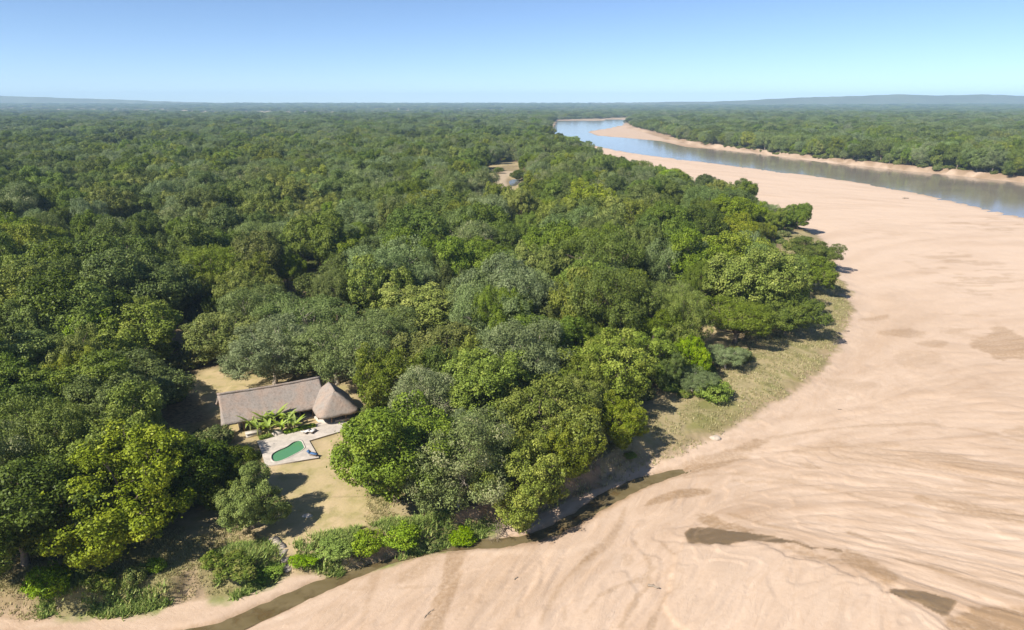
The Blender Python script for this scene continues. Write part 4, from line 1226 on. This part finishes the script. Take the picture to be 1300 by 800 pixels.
# open pavilion with its own hipped roof
pc = np.array(gp(420.5, 489, 8.6))
rel = np.array([np.dot(pc - centre, hu), np.dot(pc - centre, -hv)])          # local x, y in the house frame
def pavilion_roof(name, rx, ry, zt, ze, thick, mat, seed):
    n, m_ = 64, 16
    an = np.arange(n)*2*math.pi/n
    # rounded rectangle outline
    rad = (np.abs(np.cos(an))**7 + np.abs(np.sin(an))**7)**(-1/7)
    xe, ye = np.cos(an)*rad*rx, np.sin(an)*rad*ry
    yr = np.clip(ye*0.62, -2.4, 2.4)                # foot of each rafter on the ridge
    rows = []
    for j in range(m_ + 1):
        s = j/m_
        e = (fbm(np.cos(an)*3 + 9, np.sin(an)*3 + 9 + j, seed) - .5)*0.2
        zz = zt + (ze - zt)*(0.84*s + 0.16*s*s)
        rows.append(np.stack([xe*(0.03 + 0.97*s) + (e*0.8 if j == m_ else 0), yr*(1-s) + ye*s + (e*0.8 if j == m_ else 0), zz + e*0.7], 1))
    top = np.concatenate(rows); bot = top.copy(); bot[:, 2] -= thick; bot[:, :2] *= 0.97
    n0 = len(top); q = []; t = []
    for j in range(m_):
        for k in range(n):
            a_, b_ = j*n + k, j*n + (k+1) % n
            q.append([a_, a_+n, b_+n, b_]); q.append([a_+n0, b_+n0, b_+n+n0, a_+n+n0])
    for k in range(n):
        a_, b_ = m_*n + k, m_*n + (k+1) % n
        q.append([a_, a_+n0, b_+n0, b_])
    v = np.vstack([top, bot, [[0, 0, zt + 0.12]]]); ap = len(v) - 1
    for k in range(n): t.append([k, (k+1) % n, ap])
    return mesh_np(name, v, [np.array(q), np.array(t)], mat, False)
proof = obj('pavilion_roof', pavilion_roof('pavilion_roof', 4.0, 5.4, 8.3 - GZ, 4.6 - GZ, 0.34, thatch, 7), house, (rel[0], rel[1], 0))
m2 = MB(); m2.tube([(0, -2.5, 8.2 - GZ), (0, -0.8, 8.3 - GZ), (0, 0.9, 8.28 - GZ), (0, 2.5, 8.2 - GZ)], [0.2, 0.24, 0.24, 0.2], 8); obj('ridge_cap', m2.build('ridge_cap', thatch), proof)
for k in range(8):
    an = math.pi/8 + k*math.pi/4
    x_, y_ = rel[0] + 3.5*math.cos(an), rel[1] + 4.75*math.sin(an)
    m2 = MB(); m2.tube([(x_, y_, -0.2), (x_ + .02, y_, 1.2), (x_, y_, 2.65)], [0.13, 0.12, 0.11], 8); obj('post', m2.build('post', pole_wood), house)
m2 = MB()
an = np.arange(16)*2*math.pi/16
m2.add(np.vstack([np.stack([rel[0] + 3.7*np.cos(an), rel[1] + 5.0*np.sin(an), np.full(16, z_)], 1) for z_ in (-0.3, 0.42)] + [np.array([[rel[0], rel[1], 0.42]])]),
       [[k, (k+1) % 16, 16 + (k+1) % 16, 16 + k] for k in range(16)], [[16+k, 16+(k+1) % 16, 32] for k in range(16)])
obj('pavilion_floor', m2.build('pavilion_floor', paving), house)
wall_box('low_wall', (rel[0] + 0.6, rel[1] - 4.6, 0.62), (2.6, 0.22, 0.5), deck_edge)
wall_box('back_wall', (rel[0] + 0.8, rel[1] + 2.2, 1.3), (5.0, 0.2, 2.6), dark_wood)

def world_at(lx, ly, z):
    p = centre + hu*lx - hv*ly
    return (p[0], p[1], z)
def chair(loc, rz, label):
    c = empty('armchair', loc, rz)
    m = MB(); m.box((0, 0, 0.42), (0.62, 0.62, 0.12)); obj('seat', m.build('seat', dark_wood), c)
    m = MB(); m.box((0, 0.28, 0.75), (0.62, 0.08, 0.55)); obj('backrest', m.build('backrest', dark_wood), c)
    for sx in (-.27, .27):
        m = MB(); m.box((sx, 0, 0.6), (0.06, 0.55, 0.05)); obj('armrest', m.build('armrest', dark_wood), c)
        for sy in (-.26, .26):
            m = MB(); m.box((sx, sy, 0.18), (0.06, 0.06, 0.36)); obj('leg', m.build('leg', dark_wood), c)
    return tag(c, label, 'chair', 'chairs on the veranda')
fz = GZ + 0.31
chair(world_at(4.9, -3.6, fz), HA + 0.4, 'dark wooden armchair under the veranda edge, nearer the pavilion')
chair(world_at(3.4, -3.4, fz), HA - 0.3, 'dark wooden armchair under the veranda edge, nearer the banana plants')
chair(world_at(rel[0] + 1.3, rel[1] - 2.6, GZ + 0.43), HA + 0.2, 'dark wooden chair inside the pavilion, right one')
chair(world_at(rel[0] - 0.5, rel[1] - 2.7, GZ + 0.43), HA, 'dark wooden chair inside the pavilion, left one')

# terrace and pool
DZ = 2.76
dp = deck_pg
def deck_mesh():
    import bmesh
    bm = bmesh.new()
    o_ = [bm.verts.new((a_, b_, DZ)) for a_, b_ in dp]; i_ = [bm.verts.new((a_, b_, DZ)) for a_, b_ in pool_pg]
    ed = [bm.edges.new((o_[k], o_[(k+1) % len(o_)])) for k in range(len(o_))] + [bm.edges.new((i_[k], i_[(k+1) % len(i_)])) for k in range(len(i_))]
    bmesh.ops.triangle_fill(bm, edges=ed, use_beauty=True)
    bm.normal_update()
    for f in bm.faces:
        if f.normal.z < 0: f.normal_flip()
    for f in [f for f in bm.faces if inside(np.array([f.calc_center_median().x]), np.array([f.calc_center_median().y]), pool_pg)[0]]: bm.faces.remove(f)
    me = bpy.data.meshes.new('paving'); bm.to_mesh(me); bm.free(); me.materials.append(paving)
    return me
def skirt(name, pg, z0, z1, mat):
    n = len(pg)
    v = np.vstack([np.column_stack([pg, np.full(n, z1)]), np.column_stack([pg, np.full(n, z0)])])
    return mesh_np(name, v, np.array([[k, (k+1) % n, n + (k+1) % n, n + k] for k in range(n)]), mat)
ter = empty('pool_terrace', (0, 0, 0))
tag(ter, 'pale paved terrace with a rounded pool below the thatched house', 'terrace')
obj('paving', deck_mesh(), ter)
obj('retaining_wall', skirt('retaining_wall', dp, 1.2, DZ - 0.003, deck_edge), ter)
pb = obj('pool_basin', skirt('pool_basin', pool_pg, 1.0, DZ - 0.002, pool_tile), ter)
obj('pool_floor', fan_mesh('pool_floor', pool_pg, 1.3, pool_tile), pb)
n_ = len(pool_pg); ctr_ = pool_pg.mean(0); outp = ctr_ + (pool_pg - ctr_)*1.09
cv = np.vstack([np.column_stack([pool_pg, np.full(n_, DZ + 0.05)]), np.column_stack([outp, np.full(n_, DZ + 0.05)]), np.column_stack([outp, np.full(n_, DZ - 0.02)]), np.column_stack([pool_pg, np.full(n_, DZ - 0.15)])])
cq = [[a_*n_ + k, a_*n_ + (k+1) % n_, b_*n_ + (k+1) % n_, b_*n_ + k] for a_, b_ in ((0, 1), (1, 2), (3, 0)) for k in range(n_)]
obj('pool_coping', mesh_np('pool_coping', cv, np.array(cq), paving), ter)
pwm, pnt, pbs = new_mat('pool_water')
pbs.inputs['Base Color'].default_value = (0.075, 0.21, 0.095, 1); pbs.inputs['Roughness'].default_value = 0.06; pbs.inputs['IOR'].default_value = 1.33
bump(pnt, noise(pnt, 2.5, 3, 0.5, N(pnt, 'ShaderNodeTexCoord').outputs['Object']), 0.2, 0.05, pbs)
obj('pool_water', fan_mesh('pool_water', pool_pg, DZ - 0.14, pwm), ter)

def lounger(loc, rz, fab, label):
    c = empty('sun_lounger', loc, rz)
    m = MB(); m.box((0, -0.25, 0.28), (0.66, 1.35, 0.06)); obj('frame', m.build('frame', pole_wood), c)
    m = MB(); m.box((0, -0.25, 0.37), (0.62, 1.32, 0.12)); obj('seat_cushion', m.build('seat_cushion', fab), c)
    m = MB()
    m.add([(-.31, .40, .32), (.31, .40, .32), (.31, .95, .80), (-.31, .95, .80), (-.31, .47, .24), (.31, .47, .24), (.31, 1.02, .72), (-.31, 1.02, .72)],
          [[0,1,2,3],[7,6,5,4],[0,4,5,1],[1,5,6,2],[2,6,7,3],[3,7,4,0]])
    obj('backrest', m.build('backrest', fab), c)
    for sx in (-.28, .28):
        for sy in (-.85, .35):
            m = MB(); m.box((sx, sy, 0.125), (0.06, 0.06, 0.25)); obj('leg', m.build('leg', pole_wood), c)
    return tag(c, label, 'sun lounger', 'sun loungers on the pool terrace')
for px, py, f_, rz_, lab in ((389, 550, white_fab, 2.6, 'white cushioned sun lounger on the terrace, left of the pair by the pavilion'),
                         (396.5, 549.5, white_fab, 2.75, 'white cushioned sun lounger on the terrace, right of the pair by the pavilion'),
                         (397, 578, blue_fab, 1.2, 'blue cushioned sun lounger at the front corner of the pool terrace')):
    x, y = gp(px, py, DZ); lounger((x, y, DZ), rz_, f_, lab)
x, y = gp(352, 549, GZ + .4)
def boulder(loc, s, mat, seed, label, name='boulder'):
    r = np.random.default_rng(seed)
    import bmesh
    bm = bmesh.new(); bmesh.ops.create_icosphere(bm, subdivisions=3, radius=1.0)
    for v in bm.verts:
        k = 0.85 + 0.35*float(fbm(np.array([v.co.x*1.3 + seed]), np.array([v.co.y*1.3 + v.co.z]), seed)[0])
        v.co = Vector((v.co.x*s[0]*k, v.co.y*s[1]*k, max(v.co.z, -0.4)*s[2]*k))
    me = bpy.data.meshes.new(name); bm.to_mesh(me); bm.free(); me.materials.append(mat)
    return tag(obj(name, me, None, loc), label, 'rock')
boulder((x, y, GZ + 0.3), (1.0, 0.8, 0.7), paving, 3, 'pale rounded rock between the two hedges by the pool')
x, y = gp(908, 555, 0.8); boulder((x, y, float(ground_z(x, y)) + 0.05), (1.0, 0.8, 0.55), stone, 5, 'pale boulder at the foot of the grassy bank')
x, y = gp(390, 655, GZ); boulder((x, y, GZ), (0.8, 0.5, 0.25), paving, 6, 'low pale stone lying on the lawn')
x, y = gp(322, 553, GZ)
wt_ = empty('garden_wall', (x, y, GZ), HA)
m = MB(); m.box((0, 0, 0.35), (2.6, 1.1, 0.7)); obj('body', m.build('body', plaster), wt_)
m = MB(); m.box((0, 0, 0.74), (2.75, 1.25, 0.08)); obj('coping', m.build('coping', paving), wt_)
tag(wt_, 'low white garden wall left of the hedge below the banana plants', 'wall')

# hedges
def hedge(pxs, w, h, label, seed):
    r = np.random.default_rng(seed)
    p = gps(pxs, GZ + 0.3)
    L = np.hypot(*(p[1] - p[0])); d = (p[1]-p[0])/L
    n = int(L*1500)
    t = r.uniform(-L/2, L/2, n); s = r.uniform(-1, 1, n); q = r.uniform(0, 1, n)
    face = r.integers(0, 3, n)
    s = np.where(face == 1, np.sign(s), s); q = np.where(face == 0, 1.0, q)
    pos = np.stack([t, s*w/2, q*h], 1) + r.normal(0, 0.07, (n, 3))
    nr = np.stack([np.zeros(n), np.where(face == 1, s, 0), np.where(face == 1, 0.2, 1.0)], 1)
    lv = r.random(n); pv = r.random(n)
    v, f = leaf_cards(r, pos, nr, 0.16, 0.7, 0, lv, pv)
    mid = (p[0] + p[1])/2
    root = empty('hedge', (mid[0], mid[1], GZ + 0.02), math.atan2(d[1], d[0]))
    obj('foliage', mesh_np('foliage', v, f, MAT['bright'], False, {'lv': ('FACE', lv), 'pv': ('FACE', pv)}), root)
    m = MB()
    for k in np.arange(-L/2 + .3, L/2, 0.5): m.tube([(k, 0, -.1), (k + .1, 0, h*0.8)], [0.04, 0.02], 4)
    obj('stems', m.build('stems', bark), root)
    return tag(root, label, 'hedge')
hedge([(361, 550), (400, 540.5)], 0.9, 0.6, 'clipped bright green hedge between terrace and veranda', 1)
hedge([(330, 557.5), (344, 553.5)], 0.9, 0.6, 'short bright green hedge at the foot of the banana plants', 2)

# banana plants
ban_leaf = leaf_mat('banana_leaf', (0.17, 0.27, 0.03), (0.36, 0.45, 0.06), (0.5, 0.52, 0.12), 0.3, 0.0, 0.1, 0.3, 0.4)
ban_stem = plain('banana_stem', (0.22, 0.24, 0.09), 0.7, 0.2, 4)
def banana_leaf_mesh(seed, arch):
    r = np.random.default_rng(seed)
    n = 10
    s = np.linspace(0, 1, n)
    x_ = 2.3*s*(1 - 0.15*arch*s); z_ = 1.5*s*(1.5 - arch*1.35*s)
    w = 0.28*np.sin(np.clip(s*1.04, 0, 1)**0.75*math.pi) + 0.03
    w[0] = 0.04
    v = []; f = []
    for k in range(n):
        v += [(x_[k], -w[k], z_[k] + w[k]*0.35), (x_[k], 0, z_[k]), (x_[k], w[k], z_[k] + w[k]*0.35)]
        if k:
            b_ = 3*k; f += [[b_-3, b_-2, b_+1, b_], [b_-2, b_-1, b_+2, b_+1]]
    return mesh_np('leaf', np.array(v), np.array(f), ban_leaf, True, {'lv': ('FACE', r.random(len(f))*0.3 + 0.35), 'pv': ('FACE', np.full(len(f), r.random()*0.8))})
bl = [banana_leaf_mesh(k, a_) for k, a_ in enumerate((0.55, 0.8, 1.05, 0.3))]
m = MB(); m.tube([(0, 0, -0.2), (0, 0, 0.8), (0.03, 0, 1.7)], [0.17, 0.15, 0.09], 8); bstem = m.build('stem', ban_stem, True)
BAN = [((318,541),1.15),((327,546),1.0),((336,537),1.2),((341,546),1.0),((350,535),1.25),((357,543),0.95),((366,536),1.15),((374,541),1.0),((329,534),1.1),((360,531),1.05)]
BLAB = ['leftmost of the banana plants by the house wall', 'front left banana plant above the short hedge', 'tall banana plant left of the middle of the clump', 'front banana plant left of the pale rock',
        'tallest banana plant in the middle of the clump', 'small banana plant behind the pale rock', 'tall banana plant in the right half of the clump', 'rightmost of the banana plants beside the veranda', 'banana plant at the back left under the eave',
        'banana plant at the back right under the eave']
rb = np.random.default_rng(77)
for ((px, py), s), lab in zip(BAN, BLAB):
    x, y = gp(px, py, GZ + 1.2)
    root = empty('banana_plant', (x, y, GZ), rb.uniform(0, 6))
    root.scale = (s, s, s)
    obj('stem', bstem, root)
    for k in range(10):
        o = obj('leaf', bl[int(rb.integers(4))], root, (0, 0, 1.25 + rb.uniform(0, 0.4)), k*2.4 + rb.uniform(-.3, .3))
        o.scale = [rb.uniform(0.75, 1.05)]*3
    tag(root, lab, 'banana plant', 'banana plants in front of the house')

# stone steps down the bank
p0, p1 = np.array(gp(347, 684, GZ)), np.array(gp(367, 721, 0.4))
sroot = empty('stone_steps', (p0[0], p0[1], 0), 0)
tag(sroot, 'narrow flight of stone steps from the lawn down to the stream', 'steps')
for k in range(11):
    t = k/10; p = p0 + (p1 - p0)*t - p0
    m = MB(); zt = max(float(ground_z(*(p0 + (p1-p0)*t))) + 0.1, GZ*(1-t) + 0.3*t + 0.12)
    m.box((p[0] + random.uniform(-.05, .05), p[1], zt - 0.45), (1.3 + random.uniform(-.15, .15), 0.62, 0.9), math.atan2(*(p1-p0)[::-1]) + math.pi/2 + random.uniform(-.08, .08))
    obj('step', m.build('step', stone), sroot)

# ------------------------------------------------------------------ driftwood and debris
drift = plain('driftwood', (0.246, 0.197, 0.148), 0.9, 0.3, 6, 0.02)
def log(px, py, L, rad, rz, label, name='driftwood_log', branch=2, z=0.0):
    x, y = gp(px, py, z); gz = float(ground_z(x, y))
    r = np.random.default_rng(int(px))
    root = empty(name, (x, y, gz + rad*0.5), rz)
    m = MB(); pts = [(L*(t-.5), math.sin(t*5)*L*0.05 + r.normal(0, .01*L), r.normal(0, 0.02*L)) for t in np.linspace(0, 1, 7)]
    m.tube(pts, [rad*(1 - 0.55*t) for t in np.linspace(0, 1, 7)], 7); obj('trunk', m.build('trunk', drift, True), root)
    for k in range(branch):
        b_ = np.array(pts[2 + k*2]); e = b_ + np.array([L*0.12, r.choice([-1, 1])*L*0.18, L*0.08])
        m = MB(); m.tube([b_, (b_+e)/2 + r.normal(0, .02*L, 3), e], [rad*.5, rad*.35, rad*.15], 5); obj('branch', m.build('branch', drift, True), root)
    return tag(root, label, 'driftwood')
log(830, 746, 1.5, 0.2, -0.3, 'short grey driftwood log lying on the open sand')
log(545, 778, 2.2, 0.07, 1.1, 'thin driftwood branch in the damp rill at the bottom of the picture')
log(132, 776, 2.2, 0.07, 0.5, 'thin driftwood stick on the sand at lower left below the bank')
log(78, 776, 0.8, 0.09, 1.2, 'small stub of driftwood at the bank foot far left')
log(1150, 252, 4.0, 0.6, 0.2, 'dark driftwood stump on the sandbank near the river')
log(655, 735, 0.7, 0.1, 0.9, 'small piece of driftwood on the pale sand fan')
log(1073, 423, 2.2, 0.2, 0.1, 'driftwood piece on the sand off the grassy bank, upper one')
log(1060, 441, 1.8, 0.2, 0.6, 'driftwood piece on the sand off the grassy bank, lower one')
log(1066, 520, 0.9, 0.12, 0.3, 'lone small driftwood piece far out on the sand')
log(1247, 247, 6.0, 0.7, 0.3, 'dark snag lying in the river shallows', z=-0.3)
log(1015, 357, 2.0, 0.2, 0.4, 'driftwood under the tree at the forest tip')
# fallen leafless tree on the bank
ft_me = make_twigs('branches', drift, 9, 7.0, 1.2, 9)
for (px, py), s, lab in (((640, 662), 0.9, 'bare tangled dead bush hanging over the stream bank'), ((612, 650), 0.7, 'bare dead bush on the bank under the thin-leaved tree'), ((668, 645), 0.6, 'bare dead bush at the shaded bank right of the tangled one')):
    x, y = gp(px, py, 1.2)
    root = empty('dead_bush', (x, y, float(ground_z(x, y)) - 0.3), px*0.37)
    o = obj('branches', ft_me, root); o.scale = (s, s, s*0.55)
    tag(root, lab, 'dead bush', 'dead bushes on the bank')

snag_me = make_twigs('branches', pale_bark, 17, 15.0, 0.8, 5)
for px, py, h_, lab in ((589, 276, 15, 'bare white dead tree among the crowns below the clearing'), (205, 372, 13, 'bare pale trunk standing in the woods upper left of the house'),
                        (452, 262, 14, 'bare grey dead tree in the far woods left of the clearing'), (748, 300, 12, 'bare grey dead tree in the woods right of the clearing')):
    x, y = gp(px, py, GZ + h_*0.55)
    root = empty('dead_tree', (x, y, float(ground_z(x, y))), px*0.7)
    o = obj('branches', snag_me, root); o.scale = (h_/15,)*3
    tag(root, lab, 'dead tree', 'dead trees in the forest')

# ------------------------------------------------------------------ air
hz = MB(); hz.box((0, 6600, 112), (27400, 14200, 236))
hme = hz.build('haze', None)
hmat = bpy.data.materials.new('haze'); hmat.use_nodes = True
hnt = hmat.node_tree; hnt.nodes.clear()
pv_ = hnt.nodes.new('ShaderNodeVolumePrincipled')
pv_.inputs['Color'].default_value = (0.50, 0.74, 1.0, 1)
pv_.inputs['Density'].default_value = 8.0e-5
pv_.inputs['Density Attribute'].default_value = ''
pv_.inputs['Anisotropy'].default_value = 0.0
ho = hnt.nodes.new('ShaderNodeOutputMaterial')
hnt.links.new(pv_.outputs[0], ho.inputs['Volume'])
hme.materials.append(hmat)
tag(obj('haze', hme), kind='stuff')
